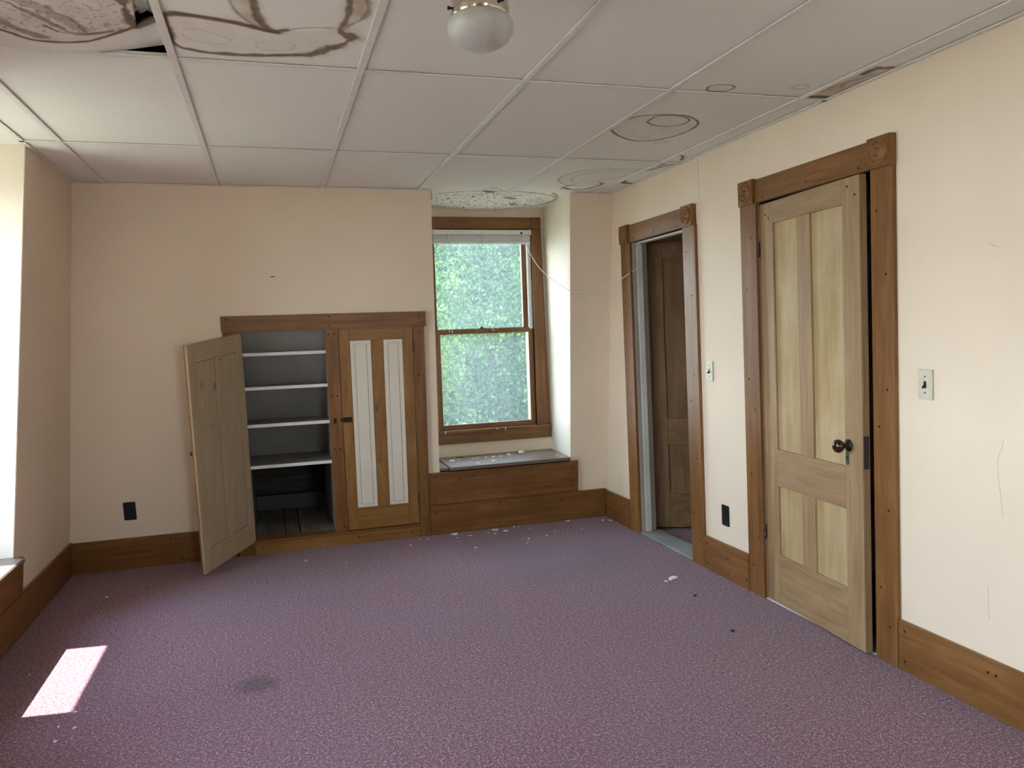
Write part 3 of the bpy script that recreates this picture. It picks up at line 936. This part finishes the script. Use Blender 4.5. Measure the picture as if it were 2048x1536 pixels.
# ------------------------------------------------------------------ windows
def window(n, W, a, cwr, glass, head=True):
    """a: horizontal position of the lower glass' left edge"""
    root = empty('window_%d' % n, W(a + .345, 0.66, 0), kind='structure')
    g = lambda *q: [a + q[0], a + q[1], *q[2:]]
    mH = W_X if abs((W(1, 0, 0) - W(0, 0, 0)).x) > .5 else W_Y
    # jamb lining, runs outward to form the outside reveal
    boxes('jamb_lining', [(W, *g(-.040, -.020), .655, 2.155, -.20, 0.0), (W, *g(.730, .750), .655, 2.155, -.20, 0.0), (W, *g(-.04, .75), 2.14, 2.16, -.075, 0.0), (W, *g(-.04, .75), .635, .672, -.22, -.01)], W_Z, root)
    # white sash tracks
    boxes('sash_track', [(W, *g(.700, .729), 1.405, 2.15, -.045, -.006), (W, *g(-.045, -.022), 1.405, 2.15, -.045, -.006)], VINYL, root, .001)
    # upper sash (outer)
    us = box('upper_sash', W, *g(-.060, -.020), 1.395, 2.15, -.075, -.042, W_Z, root)
    box('sash_stile', W, *g(.665, .705), 1.395, 2.15, -.075, -.042, W_Z, us)
    box('sash_rail', W, *g(-.02, .665), 2.10, 2.15, -.075, -.042, mH, us)
    box('sash_rail', W, *g(-.02, .665), 1.390, 1.420, -.075, -.042, mH, us)
    box('pane', W, *g(-.022, .667), 1.418, 2.102, -.060, -.056, glass, us, 0)
    # lower sash (inner)
    ls = box('lower_sash', W, *g(-.040, .000), .672, 1.416, -.040, -.008, W_Z, root)
    box('sash_stile', W, *g(.690, .730), .672, 1.416, -.040, -.008, W_Z, ls)
    box('sash_rail', W, *g(.0, .690), 1.380, 1.416, -.040, -.007, mH, ls)
    box('sash_rail', W, *g(.0, .690), .672, .702, -.040, -.009, mH, ls)
    box('pane', W, *g(-.002, .692), .700, 1.382, -.026, -.022, glass, ls, 0)
    lk = box('sash_lock', W, *g(.305, .355), 1.416, 1.422, -.035, -.012, IRON, ls, .002)
    lathe('lock_cam', W(a + .325, 1.420, -.022), (0, 0, 1), [(0.012, 0), (0.012, .008), (.008, .013), (0, .014)], IRON, ls, 12)
    # casing
    if cwr > .06:
        hexa('casing', [W(a + .731, .663, 0), W(a + .838, .663, 0), W(a + .838, .663, .02), W(a + .731, .663, .02), W(a + .731, 2.155, 0), W(a + .808, 2.155, 0), W(a + .808, 2.155, .02), W(a + .731, 2.155, .02)], W_Z, root, .002)
        blk = box('corner_block', W, *g(.732, .808), 2.157, 2.246, 0, .022, W_Z, root)
        boxes('block_groove', [(W, *g(.744, .797), 2.168, 2.172, .021, .0235), (W, *g(.744, .797), 2.231, 2.235, .021, .0235), (W, *g(.744, .748), 2.168, 2.235, .021, .0235), (W, *g(.793, .797), 2.168, 2.235, .021, .0235)], W_X, blk)
        pl = boxes('broken_plaster', [(W, *g(.806 + .001 * k, .822 + .004 * math.sin(k * 1.7) + .0010 * k), .68 + (19 - k) * .0742, .68 + (20 - k) * .0742, 0, .012 + .003 * math.sin(k * 2.3)) for k in range(20)], WHITEP, root)
    else:
        box('casing', W, *g(.731, .731 + cwr), .663, 2.155, 0, .02, W_Z, root)
    box('casing', W, *g(-.11, -.041), .663, 2.155, 0, .02, W_Z, root)
    box('head_casing', W, *g(-.11, .731), 2.157, 2.244, 0, .02, mH, root)
    box('stool', W, *g(-.12, .731 + min(cwr, .113)), .645, .663, -.01, .045, mH, root, .005, 2)
    box('apron', W, *g(-.11, .731 + min(cwr, .112)), .562, .645, 0, .02, mH, root)
    return root


w1 = window(1, lambda a, b, d: WP(a, YW - d, b), 1.205, .11, GLASS)
for k, (a, b) in enumerate(ALC): window(2 + k, lambda p, q, d: WP(XW + d, p, q), a + .19, .03, GLASSC)  # all but the first are unseen windows added for light
for k, (a, b) in enumerate(ADDED_RW): window(6 + k, lambda p, q, d: WP(-p, YR + d, q), -b + .04, .05, GLASSC)  # the added rear window
portal((1.55, YW + 0.30, 1.4), (-math.pi / 2, 0, 0), .95, 1.7)
for a, b in ALC: portal((XW - 0.30, a + .54, 1.4), (0, -math.pi / 2, 0), 1.7, .95)
for a, b in ADDED_RW: portal(((a + b) / 2, YR - 0.30, 1.4), (math.pi / 2, 0, 0), .95, 1.7)

# paint runs and drips on the sash
for k, (x, z, l) in enumerate(((1.275, 1.415, .018), (1.295, 1.412, .02), (1.485, 1.414, .008), (1.605, 1.415, .014), (1.62, 1.414, .02), (1.645, 1.415, .008))):
    box('paint_drip', WP, x, x + .004, YW + .004, YW + .008, z - l, z + .001, VINYL, w1, 0)
for x, l in ((1.20, .02), (1.60, .012), (1.665, .022)):
    box('paint_drip', WP, x, x + .006, YW - .048, YW - .044, .664 - l, .664, VINYL, w1, 0)


# ------------------------------------------------------------------ window seats
def seat(F, a0, a1, front, back, z, label, frontboard):
    root = empty('window_seat', F((a0 + a1) / 2, z, front), label, 'window seat')
    G = lambda p, q, r: F(p, r, q)     # (along, depth, height)
    mH = SEAT_X
    sg = 1 if back > front else -1
    box('seat_frame', G, a0, a0 + .075, front + .05 * sg, back, z - .02, z, mH, root)
    box('seat_frame', G, a1 - .045, a1, front + .05 * sg, back, z - .02, z, mH, root)
    box('seat_frame', G, a0 + .077, a1 - .047, back - .105 * sg, back, z - .02, z, mH, root)
    box('lid', G, a0 + .079, a1 - .05, front, back - .108 * sg, z - .016, z + .006, mH, root, .004, 2)
    for t_ in (.24, .71):
        c_ = a0 + t_ * (a1 - a0)
        hg = box('hinge', G, c_ - .026, c_ + .026, back - .125 * sg, back - .095 * sg, z + .004, z + .009, RUST, root, .001)
    frontboard(root)
    return root


def fb_back(root):
    o = box('front_board', BP, 0.992, 2.083, 0.214, 0.440, 0.0005, 0.020, W_X, root, .002)
    nails(BP, [(1.03, .41), (1.03, .24), (1.20, .39), (1.29, .40), (1.60, .25), (1.72, .40), (2.04, .40), (2.04, .26)], .020, o)


seat(lambda p, q, r: WP(p, r, q), 1.05, 2.050, 5.170, YW - .001, 0.466, 'worn wooden window seat with hinged lid under the back window', fb_back)
for k, (a, b) in enumerate(ALC):
    if k:        # the unseen dormers added for light get a plain sill board
        st(box('trim_%d' % (k + 1), WP, XW, -1.15, a, b, 0.38, 0.405, SEAT_X, None, .002))
        continue

    def fb(root, a=a, b=b):
        box('front_board', LP, a - .06, b + .085, 0.208, 0.385, 0.0005, 0.020, W_Y, root, .002)
    seat(lambda p, q, r: WP(r, p, q), a + .002, b - .002, -1.145, XW + .001, 0.405,
         'wooden window seat at the left edge of the picture, catching the sun', fb)


# ------------------------------------------------------------------ doors
def door_frame(n, y0, y1, z1, o0, o1, bz):
    root = empty('door_%d' % n, RP((y0 + y1) / 2, 0, 0), kind='structure')
    for a, b, sp in ((o0, y0, 1), (y1, o1, -1)):
        c_ = box('casing', RP, a, b, 0.0, z1 + .006, 0.0005, 0.020, W_Z, root, .002)
        m = (a + b) / 2
        nails(RP, [(m - .02 * sp, z) for z in (.15, .62, 1.1, 1.55)] + [(m + .025 * sp, z) for z in (.30, .95, 1.8)], .020, c_)
    h_ = box('head_casing', RP, y0 + .0, y1 - .0, z1, z1 + .112, 0.0005, .020, W_Y, root, .002)
    nails(RP, [(y0 + .06, z1 + .02), (y1 - .06, z1 + .02), ((y0 + y1) / 2, z1 + .03)], .020, h_)
    rosette(RP, (o0 + y0) / 2, z1 + .058, .060, .0005, .034, W_Z, root)
    rosette(RP, (y1 + o1) / 2, z1 + .058, .060, .0005, .034, W_Z, root)
    return root


dr1 = door_frame(1, D1[0], D1[1], D1[3], 3.865, 4.815, 0)
jb = boxes('jamb', [(RP, D1[1] - .0, D1[1] + .012, 0, 1.96, -.105, -.001), (RP, D1[0] - .012, D1[0], 0, 1.96, -.105, -.001), (RP, D1[0], D1[1], 1.945, 1.96, -.105, -.001), ], WHITEP, dr1)
boxes('door_stop', [(RP, D1[1] - .012, D1[1], 0, 1.945, -.066, -.030), (RP, D1[0], D1[0] + .012, 0, 1.945, -.066, -.030), (RP, D1[0], D1[1], 1.933, 1.945, -.066, -.030)], WHITEP, dr1)
box('threshold', RP, D1[0], D1[1] + .01, 0.0, 0.014, -.14, .012, GREYP, dr1, .005, 2)
# leaf, swung into the passage
h1 = Vector((X + .112, 4.728, 0))
dl = Vector((.904, -.427, 0)).normalized()
nl = Vector((-dl.y, dl.x, 0)) * -1.0      # towards the camera side


def DL(a, b, dd): return h1 + dl * a + Vector((-.0, .026 * b, b)) + nl * dd


LW = .70
lf = box('leaf', DL, .0, LW, .022, 1.958, -.022, -.014, DK_Z, dr1, 0)


def four_panel(F, w_, zb, zt, d0, d1, st_w, mu, z_b, lock, z_t, mats, root):
    mz, mx, mp = mats
    box('stile', F, 0, st_w, zb, zt, d0, d1, mz, root, .002)
    box('stile', F, w_ - st_w, w_, zb, zt, d0, d1, mz, root, .002)
    box('rail', F, st_w, w_ - st_w, zb, z_b, d0, d1 - .0005, mx, root, .0015)
    box('rail', F, st_w, w_ - st_w, lock[0], lock[1], d0, d1 - .0005, mx, root, .0015)
    box('rail', F, st_w, w_ - st_w, z_t, zt, d0, d1 - .0005, mx, root, .0015)
    for p, q in ((z_b, lock[0]), (lock[1], z_t)):
        box('muntin', F, mu[0], mu[1], p, q, d0, d1 - .0007, mz, root, .0015)
        for a, b in ((st_w, mu[0]), (mu[1], w_ - st_w)):
            box('panel', F, a - .001, b + .001, p - .001, q + .001, d0, d1 - .011, mp, root, 0)


four_panel(DL, LW, .022, 1.958, -.014, 0.0, .115, (.30, .40), .25, (.585, .765), 1.84, (DK_Z, DK_X, DK_Z), lf)
for z in (.34, 1.72):
    hg = boxes('hinge', [(lambda a, b, c: h1 + Vector((a, b + .026 * c, c)), -.030, .004, -.012, -.004, z - .045, z + .045)], RUST, lf, .001)
    lathe('hinge_pin', h1 + Vector((.0, -.012 + .026 * z, z - .048)), (0, .026, 1), [(.0, 0), (.006, .001), (.006, .096), (0, .098)], RUST, lf, 10)

dr2 = door_frame(2, D2[0], D2[1], D2[3], 2.427, 3.425, 0)
boxes('jamb', [(RP, D2[1], D2[1] + .012, 0, 1.975, -.105, -.001), (RP, D2[0] - .012, D2[0], 0, 1.975, -.105, -.001), (RP, D2[0], D2[1], 1.966, 1.98, -.105, -.001)], W_Z, dr2)
box('threshold', RP, D2[0], D2[1], 0.0, 0.006, -.13, .010, WHITEP, dr2, .002)
ang = math.radians(4.1)
h2 = RP(D2[1] - .004, 0, -.002)


def D2L(a, b, dd):      # a runs from the hinge side toward the camera
    lean = (0.0105 + (D2[1] - a - 2.5) * 0.0065) * b
    return Vector((h2.x - math.sin(ang) * a - math.cos(ang) * dd, h2.y - math.cos(ang) * a + math.sin(ang) * dd + lean, b))


LW2 = D2[1] - D2[0] - .030
lf2 = box('leaf', D2L, 0, LW2, .010, 1.956, -.035, -.014, P_Z, dr2, 0)
four_panel(D2L, LW2, .010, 1.956, -.014, 0.0, .108, (.300, .398), .248, (.587, .768), 1.853, (P_Z, P_Y, P_PAN), lf2)
nails(D2L, [(.655, 1.92), (.70, 1.88), (.05, 1.90), (.075, 1.88)], 0.0, lf2)
# knob, rosette plate, keyhole, mortise lock edge
ka, kz = LW2 - .085, .858
nd = (D2L(0, 0, 1) - D2L(0, 0, 0)).normalized()
lathe('knob_rose', D2L(ka, kz, 0), nd, [(.026, 0), (.026, .003), (.022, .006), (.012, .010), (.009, .014), (.009, .030), (0, .030)], IRON, lf2, 24)
kb = lathe('knob', D2L(ka, kz, .026), nd, [(.009, 0), (.012, .003), (.022, .009), (.0275, .018), (.0285, .026), (.025, .035), (.016, .041), (0, .043)], KNOB, lf2, 28)
bm = bmesh.new()
pts = [(0, .027), (.010, .018), (.010, -.016), (.006, -.024), (0, -.028), (-.006, -.024), (-.010, -.016), (-.010, .018)]
f0 = [bm.verts.new(D2L(ka - .008 + p, .803 + q, 0)) for p, q in pts]
f1 = [bm.verts.new(D2L(ka - .008 + p, .803 + q, .003)) for p, q in pts]
bm.faces.new(f1)
for k in range(8): bm.faces.new([f0[k], f0[(k + 1) % 8], f1[(k + 1) % 8], f1[k]])
esc = from_bm('keyhole_plate', bm, plain('grey_iron', (.10, .105, .10), .45, .7), lf2)
boxes('keyhole', [(D2L, ka - .011, ka - .005, .795, .806, .003, .0036), (D2L, ka - .0125, ka - .0035, .803, .812, .003, .0036)], HOLE, lf2)
box('lock_case', D2L, LW2 - .004, LW2 + .0012, .770, .905, -.031, -.006, RUST, lf2, .0005)
for z in (.340, 1.738):
    lathe('hinge', D2L(-.004, z - .036, .008), (0, .015, 1), [(0, 0), (.007, .001), (.007, .036), (.0062, .0365), (.007, .037), (.007, .073), (0, .074)], RUST, lf2, 12)


# ------------------------------------------------------------------ switches and outlets
def switch(y, z, label):
    r = empty('light_switch', RP(y, z, 0), label, 'switch')
    box('plate', RP, y - .035, y + .035, z - .0575, z + .0575, .0, .006, IVORY, r, .003, 2)
    box('slot', RP, y - .006, y + .006, z - .013, z + .013, .004, .0066, BLACKP, r, 0)
    hexa('toggle', [RP(y - .004, z - .010, .005), RP(y + .004, z - .010, .005), RP(y + .004, z + .004, .005), RP(y - .004, z + .004, .005),
                    RP(y - .003, z - .014, .019), RP(y + .003, z - .014, .019), RP(y + .003, z - .007, .019), RP(y - .003, z - .007, .019)], BLACKP, r, .001)
    for s_ in (-.030, .030):
        lathe('screw', RP(y, z + s_, .0055), (-1, 0, 0), [(.0035, 0), (.003, .0015), (0, .002)], IRON, r, 10)


switch(3.775, 1.126, 'ivory light switch beside the dark open doorway')
switch(2.295, 1.128, 'ivory light switch to the right of the stripped pine door')


def outlet(F, a, z, ax, label):
    r = empty('power_outlet', F(a, z, 0), label, 'outlet')
    box('plate', F, a - .035, a + .035, z - .057, z + .057, 0, .006, BLACKP, r, .003, 2)
    for s_ in (-.0195, .0195):
        f = box('socket', F, a - .0165, a + .0165, z + s_ - .0135, z + s_ + .0135, .004, .009, BLACKP, r, .004, 2)
        boxes('slot', [(F, a - .0075, a - .0050, z + s_ - .002, z + s_ + .007, .008, .0094), (F, a + .005, a + .0075, z + s_ - .002, z + s_ + .007, .008, .0094)], HOLE, f)
    lathe('screw', F(a, z, .0055), ax, [(.003, 0), (.0028, .001), (0, .0015)], IRON, r, 10)


outlet(BP, -0.876, 0.367, nB, 'black power outlet low on the back wall left of the cupboard')
outlet(RP, 3.658, 0.342, (-1, 0, 0), 'black power outlet low on the right wall between the doors')

# ------------------------------------------------------------------ ceiling lamp
LC = Vector((0.580, 2.055, H - .002))
lamp = empty('ceiling_lamp', LC, 'flush ceiling lamp with frosted mushroom glass and ringed metal collar', 'ceiling lamp')
lathe('collar', LC, (0, 0, -1), [(.0, 0), (.064, 0), (.068, .004), (.068, .012), (.075, .018), (.077, .026), (.074, .034), (.076, .042), (.077, .052), (.074, .060), (.074, .068), (.077, .074), (.078, .086), (.076, .096), (.074, .101), (.069, .101), (.069, .07), (0, .06)], BRASS, lamp, 48)
lathe('glass_shade', LC, (0, 0, -1), [(.066, .080), (.070, .096), (.080, .103), (.087, .113), (.0895, .125), (.087, .138), (.077, .154), (.061, .168), (.041, .178), (.019, .184), (0, .185)], FROST, lamp, 48)
for k in range(3):
    a = 1.0 + k * 2.094
    lathe('set_screw', LC + Vector((.074 * math.cos(a), .074 * math.sin(a), -.079)), (math.cos(a), math.sin(a), 0), [(.003, 0), (.003, .008), (.005, .008), (.005, .014), (0, .014)], IRON, lamp, 10)

# ------------------------------------------------------------------ blind and its cord
bl = empty('mini_blind', WP(1.55, YW - .01, 2.05), 'white slatted mini blind pulled all the way up in the back window', 'blind')
WB = lambda a, b, d: WP(a, YW - d, b)
box('head_rail', WB, 1.172, 1.928, 2.116, 2.150, -.003, .024, VINYL, bl, .002)
for a, b in ((1.166, 1.184), (1.912, 1.934)): box('bracket', WB, a, b, 2.112, 2.154, -.004, .027, IVORY, bl, .002)
for k in range(12):
    z = 2.062 + k * .0044
    box('slat', WB, 1.174 + .002 * (k % 2), 1.926 - .001 * (k % 3), z, z + .0026, -.004, .022 - .0015 * (k % 2), VINYL, bl, 0)
box('bottom_rail', WB, 1.174, 1.926, 2.046, 2.060, -.003, .023, VINYL, bl, .002)
for a in (1.285, 1.535, 1.79): box('ladder_tape', WB, a, a + .010, 2.044, 2.118, .0225, .0262, IVORY, bl, 0)
box('cord_lock', WB, 1.845, 1.865, 2.122, 2.132, .024, .028, IRON, bl, 0)
cp0 = [(1.868, 5.655, 2.118), (1.872, 5.650, 2.075), (1.877, 5.62, 2.033), (1.873, 5.52, 1.959), (1.897, 5.40, 1.838), (1.940, 5.20, 1.728), (1.986, 5.02, 1.647), (2.005, 5.00, 1.637), (2.074, 4.97, 1.634), (2.150, 4.93, 1.651), (2.221, 4.88, 1.677), (2.268, 4.80, 1.710), (2.290, 4.741, 1.735), (2.330, 4.715, 1.765), (2.375, 4.705, 1.795)]
cp = []
for a_, b_ in zip(cp0, cp0[1:]):
    cp += [Vector(a_).lerp(Vector(b_), t_) for t_ in (0, .25, .5, .75)]
cp.append(Vector(cp0[-1]))
for _ in range(3):
    cp = [cp[0]] + [(cp[i - 1] + cp[i] * 2 + cp[i + 1]) / 4 for i in range(1, len(cp) - 1)] + [cp[-1]]
tag(tube('pull_cord', cp, .0026, CORD), 'thin white cord sagging from the blind to the open door hinge', 'cord')

# ------------------------------------------------------------------ exterior: ground and trees
st(box('ground_outside', WP, -60, 60, -60, 70, -3.6, -3.4, GRASS, None, 0))


def tree(name, label, base, ht_, crowns, nleaf, mat, seed, lsize=.075, group='trees outside the back window'):
    r = np.random.default_rng(seed)
    root = empty(name, base, label, 'tree', group)
    # trunk and a few limbs
    b = Vector(base)
    top = b + Vector((r.uniform(-.3, .3), r.uniform(-.3, .3), ht_ * .8))
    tp = [b.lerp(top, k / 8) + Vector((r.uniform(-.06, .06), r.uniform(-.06, .06), 0)) for k in range(9)]
    tube('trunk', tp, .09, BARK, root, 8)
    for k in range(7):
        s0 = tp[2 + k % 6]
        c = crowns[k % len(crowns)]
        e = Vector((c[0] + r.uniform(-.7, .7) * c[3], c[1] + r.uniform(-.7, .7) * c[4], c[2] + r.uniform(-.7, .7) * c[5]))
        m = s0.lerp(e, .5) + Vector((0, 0, .25))
        tube('limb', [s0, s0.lerp(m, .5) + Vector((0, 0, .06)), m, m.lerp(e, .6), e], .022, BARK, root, 5)
    # leaves in clusters on the crown ellipsoids
    tot = sum(c[3] * c[4] + c[3] * c[5] + c[4] * c[5] for c in crowns)
    P, T = [], []
    for c in crowns:
        m = int(nleaf * (c[3] * c[4] + c[3] * c[5] + c[4] * c[5]) / tot)
        ncl = max(8, m // 45)
        dv = r.normal(size=(ncl, 3)); dv /= np.linalg.norm(dv, axis=1)[:, None]
        rad = r.uniform(.45, 1.0, ncl) ** .5
        cc = np.array(c[:3]) + dv * rad[:, None] * np.array(c[3:6])
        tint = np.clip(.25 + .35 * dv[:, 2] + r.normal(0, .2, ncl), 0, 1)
        k = r.integers(0, ncl, m)
        P.append(cc[k] + r.normal(0, .15, (m, 3)))
        T.append(np.clip(tint[k] + r.normal(0, .12, m), 0, 1))
    P = np.concatenate(P); T = np.concatenate(T)
    m = len(P)
    d1 = r.normal(size=(m, 3)) + np.array([0, -.2, -.3]); d1 /= np.linalg.norm(d1, axis=1)[:, None]
    nn = r.normal(size=(m, 3)) * .8 + np.array([-.3, -.6, .9])
    d2 = np.cross(d1, nn); d2 /= np.linalg.norm(d2, axis=1)[:, None]
    L = r.uniform(.6, 1.25, m)[:, None] * lsize
    V = np.stack([P, P + d1 * L * .45 + d2 * L * .30, P + d1 * L, P + d1 * L * .45 - d2 * L * .30], 1).reshape(-1, 3)
    F = np.arange(m * 4, dtype=np.int32)
    me = bpy.data.meshes.new('foliage')
    me.vertices.add(m * 4); me.vertices.foreach_set('co', V.astype(np.float32).ravel())
    me.loops.add(m * 4); me.loops.foreach_set('vertex_index', F)
    me.polygons.add(m); me.polygons.foreach_set('loop_start', np.arange(0, m * 4, 4, dtype=np.int32))
    me.update(calc_edges=True)
    ca = me.color_attributes.new('tint', 'FLOAT_COLOR', 'POINT')
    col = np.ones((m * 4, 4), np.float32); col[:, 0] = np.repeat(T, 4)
    ca.data.foreach_set('color', col.ravel())
    me.materials.append(mat)
    tag(link(bpy.data.objects.new('foliage', me), root), kind='stuff')
    return root


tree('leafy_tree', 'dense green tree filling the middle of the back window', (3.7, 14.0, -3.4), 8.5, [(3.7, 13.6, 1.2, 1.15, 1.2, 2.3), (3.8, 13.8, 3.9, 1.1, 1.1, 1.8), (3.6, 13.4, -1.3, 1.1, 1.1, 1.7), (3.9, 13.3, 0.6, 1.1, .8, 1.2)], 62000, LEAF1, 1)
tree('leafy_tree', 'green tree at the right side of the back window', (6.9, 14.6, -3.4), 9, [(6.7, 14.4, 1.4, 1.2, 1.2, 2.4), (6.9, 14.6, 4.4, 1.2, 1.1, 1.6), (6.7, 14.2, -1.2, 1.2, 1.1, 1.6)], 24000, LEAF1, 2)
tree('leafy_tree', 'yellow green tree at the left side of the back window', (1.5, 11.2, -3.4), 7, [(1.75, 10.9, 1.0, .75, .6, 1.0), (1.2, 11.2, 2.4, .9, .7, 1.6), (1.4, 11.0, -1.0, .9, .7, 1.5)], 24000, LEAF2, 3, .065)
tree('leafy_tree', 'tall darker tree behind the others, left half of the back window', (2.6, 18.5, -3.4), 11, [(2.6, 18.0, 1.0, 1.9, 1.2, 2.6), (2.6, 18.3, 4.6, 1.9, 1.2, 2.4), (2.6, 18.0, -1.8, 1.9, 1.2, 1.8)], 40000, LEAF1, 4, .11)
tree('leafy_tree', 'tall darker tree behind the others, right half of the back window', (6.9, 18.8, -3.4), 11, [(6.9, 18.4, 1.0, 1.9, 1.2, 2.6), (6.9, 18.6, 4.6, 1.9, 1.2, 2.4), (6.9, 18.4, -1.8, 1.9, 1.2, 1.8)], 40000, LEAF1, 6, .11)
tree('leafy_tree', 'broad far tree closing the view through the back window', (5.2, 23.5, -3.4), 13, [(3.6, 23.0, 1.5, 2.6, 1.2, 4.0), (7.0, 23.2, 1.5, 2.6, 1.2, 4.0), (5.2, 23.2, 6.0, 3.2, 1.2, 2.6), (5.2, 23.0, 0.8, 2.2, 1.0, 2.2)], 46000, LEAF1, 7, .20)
tree('leafy_shrub', 'small yellow green shrub top low in the back window corner', (1.95, 9.0, -3.4), 3.2, [(2.0, 8.9, -.30, .42, .35, .50), (1.9, 9.0, -1.4, .6, .5, .8)], 4200, LEAF2, 5, .075)

# ------------------------------------------------------------------ plaster chips and crumbs
CH = [(0.815, 5.047, 1.1), (0.898, 5.172, .7), (0.948, 5.149, .7), (1.148, 5.215, 2.6), (1.145, 5.187, 1.5), (1.142, 5.102, .8), (1.227, 5.12, .9), (1.243, 5.112, .9), (1.427, 5.215, 1.2), (1.425, 5.19, 1.3), (1.446, 5.205, 1.9), (1.445, 5.181, 1.6), (1.405, 5.095, 1.1), (1.368, 5.127, .8), (1.498, 5.14, 3.0), (1.582, 5.222, 1.0), (1.614, 5.215, .7), (1.575, 4.874, 1.0), (1.538, 4.782, .8), (1.713, 4.894, .9), (1.804, 4.982, .7), (1.992, 5.219, 1.7), (1.998, 4.967, .7), (2.227, 5.127, 1.6), (2.273, 5.105, 1.2), (1.193, 4.809, .8), (1.662, 5.124, .6), (-0.811, 3.129, .7), (-0.781, 3.238, .9), (-0.754, 3.1, .8), (-0.796, 3.016, .7), (-0.937, 4.697, .8), (-1.049, 3.693, .7), (0.137, 4.968, .8), (0.375, 4.816, .6)]


def chip(name, x, y, z, s, mat, label, cat, group=None, th_=.004):
    bm = bmesh.new()
    k = random.randint(5, 7)
    off = random.random() * 6
    pts = []
    for i in range(k):
        a = off + i * 2 * math.pi / k
        r_ = s * random.uniform(.45, 1.1)
        pts.append((x + r_ * math.cos(a) * 1.3, y + r_ * math.sin(a)))
    lo = [bm.verts.new((px, py, z)) for px, py in pts]
    hi = [bm.verts.new((x + (px - x) * .85, y + (py - y) * .85, z + th_ * random.uniform(.6, 1.4))) for px, py in pts]
    bm.faces.new(hi); bm.faces.new(lo[::-1])
    for i in range(k): bm.faces.new([lo[i], lo[(i + 1) % k], hi[(i + 1) % k], hi[i]])
    return tag(from_bm(name, bm, mat), label, cat, group)


SPECIAL = {(1.148, 5.215): 'flat white plaster chip by the baseboard, left end of the window seat', (1.498, 5.14): 'long pointed white plaster chip on the carpet below the window seat', (1.446, 5.205): 'crumbled white chip in the small heap against the seat baseboard', (1.992, 5.219): 'white plaster chip by the baseboard under the right end of the seat', (2.227, 5.127): 'white plaster chip on the carpet near the back right room corner'}
for x, y, s in CH:
    if (x, y) in SPECIAL:
        chip('plaster_chip', x, y, 0.001, .0085 * s, CHIP, SPECIAL[x, y], 'plaster chip', 'plaster chips under the window')
        continue
    near = y > 4.7 and x > .7
    chip('plaster_chip', x, y, 0.001, .0085 * s, CHIP, 'small white plaster chip on the carpet below the back window' if near else 'tiny white crumb on the carpet in the left half of the room', 'plaster chip', 'plaster chips under the window' if near else 'white crumbs on the carpet')
chip('plaster_chip', 2.033, 3.753, .001, .028, CHIP, 'largest white plaster chip, alone on the carpet near the open doorway', 'plaster chip', None, .008)
chip('plaster_chip', 1.983, 3.729, .001, .010, CHIP, 'small white crumb beside the large chip near the open doorway', 'plaster chip')
for x, y, s, l in ((1.915, 2.991, .012, 'dark crumb on the carpet in front of the pine door'), (2.004, 3.467, .012, 'dark crumb on the carpet between the two doors')):
    chip('dark_crumb', x, y, .001, s, LINT, l, 'crumb')
SC = [(1.2, 5.454, 2.4), (1.262, 5.494, 1.0), (1.366, 5.461, 1.7), (1.404, 5.49, 1.2), (1.466, 5.481, 1.3), (1.521, 5.475, 1.5), (1.577, 5.469, 1.4), (1.65, 5.507, 1.5), (1.654, 5.55, 1.3), (1.475, 5.299, 1.8), (1.344, 5.251, 1.2), (1.936, 5.423, 1.2), (1.974, 5.241, 1.1), (1.947, 5.283, 1.2)]
for x, y, s in SC:
    if x == 1.2:
        chip('plaster_chip', x, y, 0.4725, .009 * s, CHIP, 'broad white plaster chip at the left end of the wooden window seat', 'plaster chip', 'plaster chips on the window seat')
        continue
    chip('plaster_chip', x, y, 0.4725, .009 * s, CHIP, 'small white plaster chip lying on the wooden window seat', 'plaster chip', 'plaster chips on the window seat')
chip('plaster_chip', 1.757, 5.545, 0.4755, .020, CHIP, 'thick white plaster chip on the right hinge of the window seat', 'plaster chip', None, .010)

# ------------------------------------------------------------------ drywall crack, nick and scuff marks
SCUFF = plain('scuff_grey', (0.56, 0.48, 0.38), 0.9)


def mark(name, F, pts, r_, mat, parent):
    tube(name, [F(a, b, 0.0) for a, b in pts], r_, mat, parent, 4)


mark('wall_crack', RP, [(3.836, 2.30), (3.838, 2.24), (3.835, 2.16), (3.839, 2.08)], .0016, SCUFF, wall_right)
mark('scuff_mark', RP, [(1.978, .955), (1.984, .93), (1.999, .89), (1.998, .85), (1.992, .80), (1.984, .74), (1.979, .695)], .0011, SCUFF, wall_right)
mark('scuff_mark', RP, [(2.040, .445), (2.036, .42), (2.036, .37), (2.031, .33)], .0009, SCUFF, wall_right)
mark('scuff_mark', RP, [(2.03, 1.618), (2.012, 1.607), (2.000, 1.604)], .0009, SCUFF, wall_right)
mark('wall_nick', BP, [(0.040, 1.775), (0.052, 1.777), (0.066, 1.775)], .0028, LINT, wall_back)
